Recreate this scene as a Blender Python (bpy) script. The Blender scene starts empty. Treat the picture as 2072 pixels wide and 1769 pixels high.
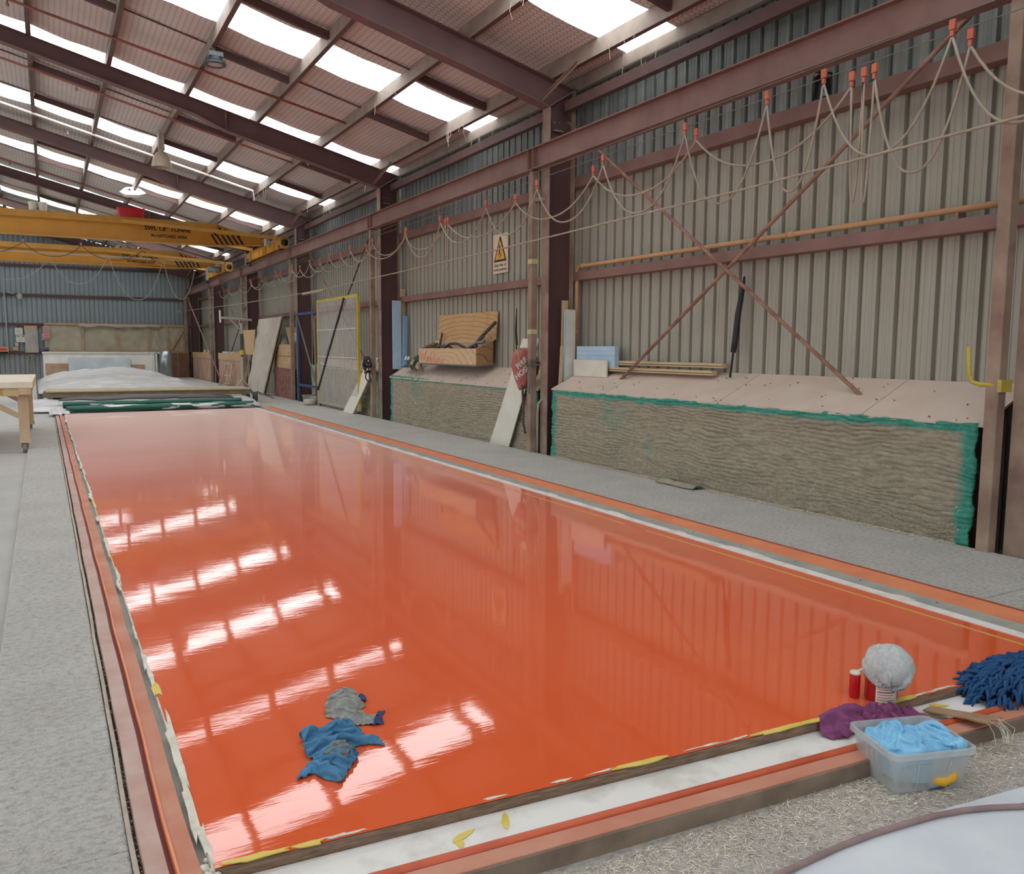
import bpy, bmesh, math, random
from mathutils import Vector, Matrix, noise
random.seed(7)
SC = bpy.context.scene
COL = SC.collection

# ------------------------------------------------------------------ camera
F_PX, PSI, THETA, ROLL, CAM_H = 1677.8, math.radians(29.11), math.radians(6.04), math.radians(0.38), 1.5
fw = Vector((math.sin(PSI)*math.cos(THETA), math.cos(PSI)*math.cos(THETA), -math.sin(THETA)))
rt = Vector((math.cos(PSI), -math.sin(PSI), 0)); up = rt.cross(fw)
r2 = math.cos(ROLL)*rt + math.sin(ROLL)*up; u2 = -math.sin(ROLL)*rt + math.cos(ROLL)*up
cd = bpy.data.cameras.new('camera'); cam = bpy.data.objects.new('camera', cd); COL.objects.link(cam)
cd.sensor_fit = 'HORIZONTAL'; cd.sensor_width = 36; cd.lens = F_PX/2072*36
cd.clip_start = 0.05; cd.clip_end = 200
mw = Matrix((r2, u2, -fw)).transposed().to_4x4(); mw.translation = (0, 0, CAM_H); cam.matrix_world = mw
SC.camera = cam

# ------------------------------------------------------------------ world, daylight, exposure
SKYLIGHT = 4.5
w = bpy.data.worlds.new('overcast_sky'); SC.world = w; w.use_nodes = True
bg = w.node_tree.nodes['Background']; bg.inputs[0].default_value = (0.93, 0.97, 1.0, 1); bg.inputs[1].default_value = 3.5
SC.view_settings.view_transform = 'Standard'; SC.view_settings.look = 'None'
SC.view_settings.exposure = 0.0; SC.view_settings.gamma = 1.0; SC.view_settings.use_curve_mapping = False
SC.cycles.max_bounces = 8; SC.cycles.diffuse_bounces = 4; SC.cycles.glossy_bounces = 4; SC.cycles.transparent_max_bounces = 12

# ------------------------------------------------------------------ helpers
def lin(c):
    r = []
    for x in c:
        x /= 255.0
        r.append(x/12.92 if x <= .04045 else ((x+.055)/1.055)**2.4)
    return (*r, 1)
MATS = {}
class NT:
    def __init__(s, name):
        s.m = bpy.data.materials.new(name); s.m.use_nodes = True
        s.t = s.m.node_tree; s.p = s.t.nodes['Principled BSDF']; s.tc = None
    def n(s, ty, **kw):
        x = s.t.nodes.new(ty)
        for k, v in kw.items(): setattr(x, k, v)
        return x
    def l(s, a, b): s.t.links.new(a, b)
    def co(s, scale=(1, 1, 1)):
        if not s.tc: s.tc = s.n('ShaderNodeTexCoord')
        mp = s.n('ShaderNodeMapping'); mp.inputs['Scale'].default_value = scale
        s.l(s.tc.outputs['Object'], mp.inputs['Vector']); return mp.outputs[0]
    def noise(s, scale, detail=4, rough=.55, st=(1, 1, 1)):
        x = s.n('ShaderNodeTexNoise'); x.inputs['Scale'].default_value = scale
        x.inputs['Detail'].default_value = detail; x.inputs['Roughness'].default_value = rough
        s.l(s.co(st), x.inputs['Vector']); return x.outputs['Fac']
    def ramp(s, fac, stops):
        r = s.n('ShaderNodeValToRGB'); e = r.color_ramp.elements
        while len(e) < len(stops): e.new(.5)
        for i, (p, c) in enumerate(stops): e[i].position = p; e[i].color = c
        s.l(fac, r.inputs[0]); return r.outputs[0]
    def mix(s, fac, a, b, mode='MIX'):
        x = s.n('ShaderNodeMix', data_type='RGBA', blend_type=mode)
        if isinstance(fac, (int, float)): x.inputs[0].default_value = fac
        else: s.l(fac, x.inputs[0])
        for i, v in ((6, a), (7, b)):
            if isinstance(v, tuple): x.inputs[i].default_value = v
            else: s.l(v, x.inputs[i])
        return x.outputs[2]
    def math(s, op, a, b=None, c=None):
        x = s.n('ShaderNodeMath', operation=op)
        for i, v in enumerate((a, b, c)):
            if v is None: continue
            if isinstance(v, (int, float)): x.inputs[i].default_value = v
            else: s.l(v, x.inputs[i])
        return x.outputs[0]
    def bump(s, h, strength=.3, dist=.01):
        b = s.n('ShaderNodeBump'); b.inputs['Strength'].default_value = strength; b.inputs['Distance'].default_value = dist
        s.l(h, b.inputs['Height']); s.l(b.outputs[0], s.p.inputs['Normal'])
    def base(s, c):
        if isinstance(c, tuple): s.p.inputs['Base Color'].default_value = c
        else: s.l(c, s.p.inputs['Base Color'])
def mat(name, c1, c2=None, scale=4, rough=.7, metal=0, bump=0, bscale=None, st=(1, 1, 1), lo=.35, hi=.65, detail=5, bdist=.01, spec=None):
    if name in MATS: return MATS[name]
    n = NT(name); n.p.inputs['Roughness'].default_value = rough; n.p.inputs['Metallic'].default_value = metal
    if spec is not None: n.p.inputs['Specular IOR Level'].default_value = spec
    if c2: n.base(n.ramp(n.noise(scale, detail, st=st), [(lo, lin(c1)), (hi, lin(c2))]))
    else: n.base(lin(c1))
    if bump: n.bump(n.noise(bscale or scale*6, 4, st=st), bump, bdist)
    MATS[name] = n.m; return n.m

class MB:
    def __init__(s): s.v = []; s.f = []; s.mi = []
    def add(s, vs, fs, mi=0):
        o = len(s.v); s.v += [Vector(x) for x in vs]
        for f in fs: s.f.append(tuple(i+o for i in f)); s.mi.append(mi)
        return s
    def box(s, x0, x1, y0, y1, z0, z1, mi=0):
        v = [(x, y, z) for z in (z0, z1) for y in (y0, y1) for x in (x0, x1)]
        return s.add(v, [(0, 2, 3, 1), (4, 5, 7, 6), (0, 1, 5, 4), (2, 6, 7, 3), (0, 4, 6, 2), (1, 3, 7, 5)], mi)
    def bar(s, p, q, w, h, upv=(0, 0, 1), mi=0):
        p = Vector(p); q = Vector(q); d = (q-p).normalized(); U = Vector(upv)
        if abs(d.dot(U)) > .98: U = Vector((1, 0, 0))
        sd = d.cross(U).normalized(); uu = sd.cross(d).normalized()
        v = []
        for e in (p, q):
            for a, b in ((-1, -1), (1, -1), (1, 1), (-1, 1)): v.append(e+sd*a*w/2+uu*b*h/2)
        return s.add(v, [(0, 1, 2, 3), (7, 6, 5, 4), (0, 4, 5, 1), (1, 5, 6, 2), (2, 6, 7, 3), (3, 7, 4, 0)], mi)
    def tube(s, pts, r, n=8, mi=0, cap=True):
        pts = [Vector(p) for p in pts]; N = len(pts); rs = r if isinstance(r, (list, tuple)) else [r]*N
        prev = None; v = []
        for i, p in enumerate(pts):
            d = (pts[min(i+1, N-1)]-pts[max(i-1, 0)]).normalized()
            if prev is None:
                a = Vector((0, 0, 1)) if abs(d.z) < .9 else Vector((1, 0, 0)); sd = d.cross(a).normalized()
            else:
                sd = (prev-d*prev.dot(d)).normalized()
            prev = sd; uu = sd.cross(d)
            for k in range(n):
                t = 2*math.pi*k/n; v.append(p+(sd*math.cos(t)+uu*math.sin(t))*rs[i])
        f = []
        for i in range(N-1):
            for k in range(n):
                a = i*n+k; b = i*n+(k+1) % n; f.append((a, a+n, b+n, b))
        if cap: f.append(tuple(range(n))); f.append(tuple((N-1)*n+k for k in reversed(range(n))))
        return s.add(v, f, mi)
    def lathe(s, prof, c=(0, 0, 0), n=20, axis='z', mi=0):
        v = []; c = Vector(c)
        for r, z in prof:
            for k in range(n):
                t = 2*math.pi*k/n; a, b = r*math.cos(t), r*math.sin(t)
                v.append(c+Vector((a, b, z) if axis == 'z' else (z, a, b) if axis == 'x' else (a, z, b)))
        f = []
        for i in range(len(prof)-1):
            for k in range(n):
                a = i*n+k; b = i*n+(k+1) % n; f.append((a, b, b+n, a+n))
        return s.add(v, f, mi)
    def prism(s, poly, o, ux, uy, dv, mi=0):
        o = Vector(o); ux = Vector(ux); uy = Vector(uy); dv = Vector(dv); n = len(poly)
        v = [o+ux*a+uy*b for a, b in poly]; v += [p+dv for p in v]
        f = [tuple(range(n)), tuple(n+k for k in reversed(range(n)))]
        for k in range(n): j = (k+1) % n; f.append((j, k, n+k, n+j))
        return s.add(v, f, mi)
    def grid(s, fn, nu, nv, mi=0):
        v = [fn(i/nu, j/nv) for j in range(nv+1) for i in range(nu+1)]
        f = [(j*(nu+1)+i, j*(nu+1)+i+1, (j+1)*(nu+1)+i+1, (j+1)*(nu+1)+i) for j in range(nv) for i in range(nu)]
        return s.add(v, f, mi)
    def ibeam(s, p, q, d, b, tf=.012, tw=.008, upv=(0, 0, 1), mi=0):
        p = Vector(p); q = Vector(q); dr = (q-p).normalized(); sd = dr.cross(Vector(upv)).normalized(); uu = sd.cross(dr)
        s.bar(p+uu*(d/2-tf/2), q+uu*(d/2-tf/2), b, tf, upv, mi); s.bar(p-uu*(d/2-tf/2), q-uu*(d/2-tf/2), b, tf, upv, mi)
        return s.bar(p, q, tw, d-2*tf, upv, mi)
    def build(s, name, m, parent=None, smooth=False, solid=0, bevel=0, sub=0, auto=False):
        me = bpy.data.meshes.new(name); o0 = Vector((0, 0, 0)); r = parent
        while r is not None: o0 += Vector(r.location); r = r.parent
        me.from_pydata([x-o0 for x in s.v], [], s.f)
        for k in (m if isinstance(m, (list, tuple)) else [m]): me.materials.append(k)
        if any(s.mi): me.polygons.foreach_set('material_index', s.mi)
        bm = bmesh.new(); bm.from_mesh(me); bmesh.ops.recalc_face_normals(bm, faces=bm.faces); bm.to_mesh(me); bm.free()
        if smooth: me.polygons.foreach_set('use_smooth', [True]*len(me.polygons))
        if auto: me.set_sharp_from_angle(angle=math.radians(35))
        ob = bpy.data.objects.new(name, me); COL.objects.link(ob)
        if parent: ob.parent = parent
        if solid: md = ob.modifiers.new('thick', 'SOLIDIFY'); md.thickness = solid; md.offset = 0
        if bevel: md = ob.modifiers.new('bevel', 'BEVEL'); md.width = bevel; md.segments = 2; md.limit_method = 'ANGLE'
        if sub: md = ob.modifiers.new('sub', 'SUBSURF'); md.levels = sub; md.render_levels = sub
        return ob
def tag(o, label=None, cat=None, group=None, kind=None):
    if label: o['label'] = label
    if cat: o['category'] = cat
    if group: o['group'] = group
    if kind: o['kind'] = kind
    return o
def thing(name, label, cat, loc=(0, 0, 0), group=None, kind=None):
    o = bpy.data.objects.new(name, None); COL.objects.link(o); o.location = loc; o.empty_display_size = .1
    return tag(o, label, cat, group, kind)
def struct(name, label, loc=(0, 0, 0)): return thing(name, label, 'structure', loc, kind='structure')
def copy_piece(o, parent, loc):
    c = o.copy(); COL.objects.link(c); c.parent = parent; c.location = loc; return c
def text_piece(name, body, m, parent, o, ux, uy, size, depth=.003, align='CENTER', sx=1, bold=0):
    cu = bpy.data.curves.new(name, 'FONT'); cu.body = body; cu.size = size; cu.align_x = align; cu.extrude = depth; cu.offset = bold
    t = bpy.data.objects.new(name, cu); dg = bpy.context.evaluated_depsgraph_get()
    COL.objects.link(t); dg = bpy.context.evaluated_depsgraph_get()
    me = bpy.data.meshes.new_from_object(t.evaluated_get(dg)); COL.objects.unlink(t); bpy.data.objects.remove(t)
    ux = Vector(ux).normalized(); uy = Vector(uy).normalized(); uz = ux.cross(uy); o = Vector(o)
    base = Vector((0, 0, 0)); r = parent
    while r is not None: base += Vector(r.location); r = r.parent
    for v in me.vertices: v.co = o+ux*v.co.x*sx+uy*v.co.y+uz*v.co.z-base
    me.materials.clear(); me.materials.append(m)
    ob = bpy.data.objects.new(name, me); COL.objects.link(ob); ob.parent = parent; return ob
def fbm(x, y, z=0, oct=4):
    return noise.fractal(Vector((x, y, z)), 1.0, 2.0, oct)

# ------------------------------------------------------------------ materials
def mk_cladding(name, ca, cb, cc, streak=(30, 30, .6)):
    n = NT(name); n.p.inputs['Roughness'].default_value = .55; n.p.inputs['Metallic'].default_value = .15
    a = n.ramp(n.noise(1.0, 5, st=streak), [(.3, lin(ca)), (.7, lin(cb))])
    d = n.ramp(n.noise(.5, 6, st=(1, 1, .6)), [(.5, (0, 0, 0, 1)), (.75, (1, 1, 1, 1))])
    n.base(n.mix(n.math('MULTIPLY', d, .7), a, lin(cc))); n.bump(n.noise(70, 3), .15, .004)
    MATS[name] = n.m; return n.m
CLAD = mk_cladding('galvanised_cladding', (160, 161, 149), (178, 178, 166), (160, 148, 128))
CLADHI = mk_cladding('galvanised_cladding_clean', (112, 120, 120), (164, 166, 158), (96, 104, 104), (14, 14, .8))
CLADFAR = mk_cladding('blue_grey_cladding', (138, 150, 156), (154, 164, 168), (150, 148, 140))
BROWN = mat('brown_steel_paint', (92, 68, 64), (106, 80, 74), 3, .6, 0, .08, 40)
BROWNDK = mat('dark_brown_steel_paint', (84, 60, 60), (94, 66, 64), 2, .6, 0, .08, 40)
BROWNRED = mat('red_oxide_steel_paint', (126, 94, 87), (142, 109, 100), 2.5, .6, 0, .08, 40)
DUSTBROWN = mat('dusty_brown_steel', (164, 144, 126), (132, 106, 94), 3, .8, 0, .15, 60)
GALV = mat('galvanised_steel', (156, 148, 140), (178, 172, 162), 6, .5, .3, .05)
PURL = mat('dusty_purlin_steel', (142, 128, 118), (158, 144, 132), 5, .7, 0, .05)
RAFT = mat('rafter_brown_paint', (108, 82, 82), (120, 92, 90), 2, .6, 0, .06, 40)
DARK = mat('black_rubber', (30, 30, 30), (44, 44, 44), 8, .6)
STEEL = mat('grey_steel', (120, 120, 118), (140, 138, 134), 8, .45, .5)
CONC = None
def mk_concrete(name, ca, cb, cc, pit_shade=.6):
    n = NT(name); n.p.inputs['Roughness'].default_value = .92; n.p.inputs['Specular IOR Level'].default_value = .2
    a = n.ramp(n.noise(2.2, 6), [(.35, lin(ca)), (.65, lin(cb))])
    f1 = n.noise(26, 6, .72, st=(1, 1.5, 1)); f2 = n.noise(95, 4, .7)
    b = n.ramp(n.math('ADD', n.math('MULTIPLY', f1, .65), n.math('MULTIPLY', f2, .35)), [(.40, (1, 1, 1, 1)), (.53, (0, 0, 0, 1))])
    n.base(n.mix(n.math('MULTIPLY', b, pit_shade), a, lin(cc)))  # darker colour in the pits paints the shade of the rough surface
    n.bump(n.math('ADD', f1, n.math('MULTIPLY', f2, .6)), 1.0, .02); MATS[name] = n.m; return n.m
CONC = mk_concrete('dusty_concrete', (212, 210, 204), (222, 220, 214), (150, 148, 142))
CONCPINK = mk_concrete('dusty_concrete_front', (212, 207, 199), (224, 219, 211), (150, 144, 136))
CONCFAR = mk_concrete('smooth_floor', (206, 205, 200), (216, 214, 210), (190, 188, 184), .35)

def mk_roof():
    n = NT('wire_netted_insulation'); n.p.inputs['Roughness'].default_value = .8
    tc = n.n('ShaderNodeTexCoord'); sp = n.n('ShaderNodeSeparateXYZ'); n.l(tc.outputs['Object'], sp.inputs[0])
    # hexagonal wire netting laid out along the roof slope
    px = n.math('MULTIPLY', sp.outputs[0], 10.5); py = n.math('MULTIPLY', sp.outputs[1], 12.5)
    def cell(ox):
        ax = n.math('SUBTRACT', n.math('FLOORED_MODULO', n.math('ADD', px, ox*.866+100), 1.732), .866)
        ay = n.math('SUBTRACT', n.math('FLOORED_MODULO', n.math('ADD', py, ox*.5+100), 1.0), .5)
        ab = n.math('ABSOLUTE', ax); bb = n.math('ABSOLUTE', ay)
        hd = n.math('MAXIMUM', bb, n.math('ADD', n.math('MULTIPLY', ab, .866), n.math('MULTIPLY', bb, .5)))
        return hd
    d = n.math('MINIMUM', cell(0), cell(1))
    wire = n.math('GREATER_THAN', d, .44)
    a = n.ramp(n.noise(1.2, 5), [(.3, lin((206, 198, 193))), (.7, lin((220, 212, 207)))])
    n.base(n.mix(n.math('MULTIPLY', wire, .7), a, lin((120, 100, 96))))
    h = n.math('ADD', n.math('MULTIPLY', wire, -.6), n.math('MULTIPLY', n.noise(9, 3), .6))
    n.bump(h, .35, .01)
    return n.m
ROOFM = mk_roof()
def emis(name, col, st):
    n = NT(name); n.p.inputs['Base Color'].default_value = (.8, .8, .8, 1)
    n.p.inputs['Emission Color'].default_value = col; n.p.inputs['Emission Strength'].default_value = st; return n.m
SKYM = emis('daylit_translucent_sheet', (.93, .98, 1.0, 1), SKYLIGHT)

# ------------------------------------------------------------------ building dimensions
YF = [3.38+6.82*k for k in range(-2, 7)]            # near edge of each portal frame
Y0, Y1 = -12.0, 44.95; XW = 6.83; XR = -4.0; XL = 2*XR-XW
SL = .247
def zt(x):                                           # top of rafters
    x = max(x, 2*XR-x); return 5.148+(6.675-x)*SL
PUR = [6.31, 5.04, 3.77, 2.48, 1.17, -.06, -1.31, -2.56, -3.7]
SKY0 = [-10.3, -5.7, -1.1, 3.5, 8.1, 12.65, 17.08, 21.65, 27.1, 31.6, 36.1, 40.6]; SKW = 1.0

# floor
fl = struct('floor', 'dusty concrete workshop floor with raised slabs around the orange sheet')
XE = 6.16
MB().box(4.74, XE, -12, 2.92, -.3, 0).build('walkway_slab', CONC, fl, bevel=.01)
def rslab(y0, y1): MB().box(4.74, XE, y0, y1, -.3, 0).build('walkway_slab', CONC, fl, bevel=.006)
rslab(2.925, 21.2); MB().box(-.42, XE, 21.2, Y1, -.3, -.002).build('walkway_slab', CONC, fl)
MB().box(XE, XW+.1, Y0, Y1, -.35, -.13).build('wall_strip', CONCFAR, fl)
sk = lambda x, y: x-.0058*(y-2.3)                    # the left rails run a touch off square
def lslab(y0, y1):
    m = MB(); p = [(sk(-.262, y0), y0), (sk(.145, y0), y0), (sk(.145, y1), y1), (sk(-.262, y1), y1)]
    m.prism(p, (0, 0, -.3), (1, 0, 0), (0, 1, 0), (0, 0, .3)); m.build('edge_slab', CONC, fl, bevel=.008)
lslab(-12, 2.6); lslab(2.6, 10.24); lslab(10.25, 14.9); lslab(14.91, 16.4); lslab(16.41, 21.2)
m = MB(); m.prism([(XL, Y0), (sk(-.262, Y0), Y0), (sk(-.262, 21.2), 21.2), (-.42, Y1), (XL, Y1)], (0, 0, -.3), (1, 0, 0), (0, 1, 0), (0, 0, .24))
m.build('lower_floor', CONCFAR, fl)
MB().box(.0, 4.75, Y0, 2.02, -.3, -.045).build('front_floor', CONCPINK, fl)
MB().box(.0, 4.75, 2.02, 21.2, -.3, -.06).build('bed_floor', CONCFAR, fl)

# ribbed cladding sheets
def sheet_profile(n=4, p=.2):
    pr = []
    for k in range(n):
        y = k*p
        pr += [(y, .05), (y+.036, .05), (y+.044, 0), (y+.082, 0), (y+.086, .004), (y+.09, 0), (y+.148, 0), (y+.152, .004), (y+.156, 0), (y+.192, 0)]
    pr.append((n*p, .05)); return pr
PR = sheet_profile()
wr = struct('wall_right', 'ribbed galvanised steel side wall behind the brown columns')
def side_sheet(z0, z1, m):
    b = MB(); v = []; n = len(PR)
    for z in (z0, z1):
        for y, d in PR: v.append((XW+d, y, z))
    b.add(v, [(k, k+1, n+k+1, n+k) for k in range(n-1)]); return b.build('cladding_sheet', m, wr)
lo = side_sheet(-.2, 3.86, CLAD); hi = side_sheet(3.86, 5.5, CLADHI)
k = 0; y = Y0
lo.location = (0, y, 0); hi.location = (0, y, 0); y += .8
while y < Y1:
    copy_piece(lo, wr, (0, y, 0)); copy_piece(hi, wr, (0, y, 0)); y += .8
for i in range(len(YF)-1):                           # girts and eave strut, bay by bay
    a, b = YF[i]+.19, YF[i+1]
    for z0, z1 in ((3.80, 3.95), (2.49, 2.61)):
        MB().box(6.68, XW, YF[i]-.0, YF[i+1], z0, z1).build('girt', BROWNRED, wr, bevel=.006)
    MB().box(6.48, 6.58, a, b, 4.82, 4.96).build('eave_strut', BROWN, wr, bevel=.005)
    MB().box(6.70, 6.80, YF[i], YF[i+1], zt(6.75)+.02, zt(6.75)+.2).build('eave_purlin', PURL, wr, bevel=.02)
wf = struct('wall_far', 'ribbed blue-grey gable wall at the far end of the hall')
def gable(wall, y, d, mtl, x_from, x_to, name='cladding_sheet', zlo=lambda x: -.2):
    x = x_from
    while x < x_to-.01:
        b = MB(); v = []; n = len(PR)
        for s in (0, 1):
            for q, dd in PR:
                X = x+q; v.append((X, y+dd*d, (zt(X)+.19) if s else zlo(X)))
        b.add(v, [(k, k+1, n+k+1, n+k) for k in range(n-1)]); b.build(name, mtl, wall); x += .8
gable(wf, Y1, 1, CLADFAR, -14.8, 6.8)
for z in (5.2, 3.85, 2.5, 1.2):
    MB().box(XL, XW, Y1-.12, Y1, z-.06, z+.06).build('girt', BROWNDK, wf)
MB().box(6.7, 6.95, Y1-.03, Y1+.06, -.2, 5.5).build('corner_flashing', CLADFAR, wf)
wb = struct('wall_back', 'ribbed steel gable wall behind the viewer with an open doorway')
gable(wb, Y0, -1, CLADFAR, -14.8, -8.4); gable(wb, Y0, -1, CLADFAR, -2.8, 6.8)
gable(wb, Y0, -1, CLADFAR, -8.4, -2.8, zlo=lambda x: 4.6)
wl = struct('wall_left', 'plain steel side wall with two open loading doors')
for a, b, z in ((Y0, -2, 0), (-2, 4, 4.4), (4, 16, 0), (16, 22, 4.4), (22, Y1, 0)):
    MB().box(XL-.05, XL, a, b, z-.2, 5.5).build('cladding_panel', CLADFAR, wl)

# roof: insulation panels between purlins and skylight strips, purlins, bridging
ce = struct('ceiling', 'pitched roof lined with pinkish wire-netted insulation on steel purlins')
XS = [XW+.03]+PUR+[XR]
def panel(x0, x1, y0, y1, sag):
    def fn(u, v):
        x = x0+(x1-x0)*u; y = y0+(y1-y0)*v
        s = sag*math.sin(math.pi*u)*(1+.6*fbm(x*.7, y*.9, 3))+.012*fbm(x*2, y*2, 1)
        return (x, y, zt(x)+.205-s)
    return MB().grid(fn, 6, 10)
edges = []
prev = Y0
for s in SKY0:
    edges.append((prev, s)); prev = s+SKW
edges.append((prev, Y1))
for i in range(len(XS)-1):
    for a, b in edges:
        panel(XS[i], XS[i+1], a, b, .03 if XS[i]-XS[i+1] > .8 else .01).build('insulation_panel', ROOFM, ce, smooth=True)
for a, b in edges:                                    # far slope, never in view
    MB().add([(2*XR-x, y, zt(x)+.205) for x in (XW, XR) for y in (a, b)], [(0, 1, 3, 2)]).build('insulation_panel', ROOFM, ce)
for x in PUR:
    for sx in (x, 2*XR-x):
        z = zt(sx); m = MB(); d = 1
        m.box(sx-.038, sx-.032, Y0, Y1, z, z+.2); m.box(sx-.032, sx+.04, Y0, Y1, z, z+.006, 1); m.box(sx-.032, sx+.04, Y0, Y1, z+.194, z+.2)
        m.box(sx+.034, sx+.04, Y0, Y1, z+.006, z+.024, 1)
        m.build('purlin', [PURL, BROWN], ce)
for k in range(len(YF)-1):
    for t in (2.0, 4.3):
        for i in range(0, len(PUR)-1, 2):
            a, b = PUR[i+1]+.04, PUR[i]-.038; y = YF[k]+t
            MB().bar((a, y, zt(a)+.09), (b, y, zt(b)+.09), .07, .11).build('bridging_bar', BROWNDK, ce)
    for t in (2.05, 4.35):
        for i in range(1, len(PUR)-1, 2):
            a, b = PUR[i+1]+.04, PUR[i]-.038; y = YF[k]+t
            MB().bar((a, y, zt(a)+.16), (b, y, zt(b)+.16), .02, .02).build('tie_rod', BROWNDK, ce)
for k, s in enumerate(SKY0):
    wn = struct('window_%d' % (k+1), 'translucent white skylight strip down the roof slope, '+['last behind', 'second last behind', 'third behind', 'directly overhead', 'first in view above the nearest bay', 'second in view before the second roof frame', 'third in view over the second roof frame', 'fourth in view', 'fifth in view', 'sixth in view', 'seventh in view', 'last before the far gable'][k])
    for i in range(len(XS)-1):
        MB().add([(XS[i], s-.02, zt(XS[i])+.215), (XS[i+1], s-.02, zt(XS[i+1])+.215), (XS[i+1], s+SKW+.02, zt(XS[i+1])+.215), (XS[i], s+SKW+.02, zt(XS[i])+.215)], [(0, 1, 2, 3)]).build('pane', SKYM, wn)
    MB().add([(2*XR-x, y, zt(x)+.215) for x in (XW, XR) for y in (s-.02, s+SKW+.02)], [(0, 1, 3, 2)]).build('pane', SKYM, wn)

# portal frames
ORD = ['behind the viewer far back', 'behind the viewer', 'nearest, at the right edge of the picture', 'beside the red hose cover', 'beside the blue foam boards', 'behind the blue steel frame', 'behind the plastic-draped board', 'behind the folded chair frame', 'last, against the far gable']
for k, y in enumerate(YF):
    fr = thing('portal_frame', 'brown steel portal frame, '+ORD[k], 'steel frame', (6.45, y+.095, -.13), 'portal frames along the hall')
    yc = y+.095
    m = MB(); m.box(6.25, 6.264, y, y+.19, -.13, 4.87, 1); m.box(6.661, 6.675, y, y+.19, -.13, 5.15, 1); m.prism([(6.264, -.13), (6.661, -.13), (6.661, 5.118), (6.264, 4.866)], (0, yc-.005, 0), (1, 0, 0), (0, 0, 1), (0, .01, 0))
    m.build('column', [BROWNDK, DUSTBROWN], fr)
    for sgn in (1, -1):
        X = lambda x: x if sgn == 1 else 2*XR-x
        top = [(6.675, zt(6.675)), (XR, zt(XR))]; bot = [(6.25, 4.87), (3.17, zt(3.17)-.37), (2.6, zt(2.6)-.275), (XR, zt(XR)-.27)]
        m = MB(); m.prism([(X(a), b) for a, b in top+bot[::-1]], (0, yc-.005, 0), (1, 0, 0), (0, 0, 1), (0, .01, 0))
        m.build('rafter_web', RAFT, fr)
        m = MB(); m.bar((X(6.7), yc, zt(6.7)-.007), (X(XR), yc, zt(XR)-.007), .19, .014)
        for (a, b), (c, d) in zip(bot[:-1], bot[1:]): m.bar((X(a), yc, b), (X(c), yc, d), .19, .014)
        m.build('rafter_flange', RAFT, fr)
        m = MB(); m.bar((X(3.17), yc-.05, zt(3.17)-.36), (X(3.17), yc-.05, zt(3.17)-.02), .012, .09, (0, 1, 0)); m.build('stiffener', DUSTBROWN, fr)
        if sgn == -1: m = MB(); m.box(X(6.675), X(6.25), y, y+.19, -.06, 5.0); m.build('column', BROWNDK, fr)
    m = MB(); m.bar((6.26, yc-.05, 4.88), (6.67, yc-.05, 5.14), .09, .012, (0, 0, 1)); m.build('knee_plate', DUSTBROWN, fr)
    m = MB(); m.bar((6.10, yc-.06, 4.93), (6.27, yc-.74, zt(6.27)+.03), .05, .006); m.bar((6.12, yc-.06, 4.93), (6.29, yc-.74, zt(6.29)+.03), .006, .05); m.build('fly_brace', DUSTBROWN, fr)
    pl = MB().box(6.33, 6.50, yc-.016, yc-.006, 4.36, 4.72).build('cleat_plate', BROWNDK, fr)
    for bx, bz in ((6.37, 4.68), (6.45, 4.68), (6.37, 4.40), (6.45, 4.40)):
        MB().lathe([(0, -.024), (.014, -.024), (.014, -.012), (0, -.012)], (bx, yc, bz), 8, 'y').build('bolt', STEEL, pl)
    MB().box(6.34, 6.49, yc-.07, yc-.014, 4.555, 4.57).build('shelf_angle', DUSTBROWN, fr)
# ------------------------------------------------------------------ orange sheet on its casting table
POOLM = None
def mk_pool():
    n = NT('orange_gelcoat'); p = n.p
    p.inputs['IOR'].default_value = 1.58
    n.base(n.ramp(n.noise(.9, 4, st=(1, .5, 1)), [(.3, lin((220, 90, 44))), (.7, lin((224, 98, 52)))]))
    d = n.ramp(n.noise(2.2, 5, .6, st=(.35, 1.6, 1)), [(.45, (.025, .025, .025, 1)), (.75, (.05, .05, .05, 1))])
    n.l(d, p.inputs['Roughness'])
    h = n.math('ADD', n.noise(2.0, 2, .5, st=(.8, 1.3, 1)), n.math('MULTIPLY', n.noise(11, 3, .6, st=(.35, 2.6, 1)), .17))
    h = n.math('ADD', h, n.math('MULTIPLY', n.noise(45, 3, .6, st=(.35, 2.4, 1)), .03))
    n.bump(h, .16, .006)
    # dust film that also paints the pale haze, stronger at flat viewing angles
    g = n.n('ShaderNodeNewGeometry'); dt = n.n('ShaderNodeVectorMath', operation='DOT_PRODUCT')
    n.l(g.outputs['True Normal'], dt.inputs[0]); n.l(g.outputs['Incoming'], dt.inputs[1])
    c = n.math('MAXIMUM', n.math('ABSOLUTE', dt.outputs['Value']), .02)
    sy = n.n('ShaderNodeSeparateXYZ'); n.l(n.co(), sy.inputs[0])      # film thickened towards the far end to paint the pale fade
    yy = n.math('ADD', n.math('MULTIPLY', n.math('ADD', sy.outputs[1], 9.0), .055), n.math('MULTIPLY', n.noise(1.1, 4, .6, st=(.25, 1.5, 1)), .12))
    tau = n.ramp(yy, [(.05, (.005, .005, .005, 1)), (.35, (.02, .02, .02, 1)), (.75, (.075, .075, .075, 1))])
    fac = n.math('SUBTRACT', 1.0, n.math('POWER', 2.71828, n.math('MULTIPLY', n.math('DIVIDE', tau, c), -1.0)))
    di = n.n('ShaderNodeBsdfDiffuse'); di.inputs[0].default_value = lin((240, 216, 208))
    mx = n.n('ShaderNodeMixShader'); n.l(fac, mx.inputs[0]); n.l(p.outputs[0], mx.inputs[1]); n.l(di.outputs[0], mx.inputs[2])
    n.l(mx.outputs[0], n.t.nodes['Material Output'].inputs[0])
    return n.m
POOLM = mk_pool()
ZP = .05
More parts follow.
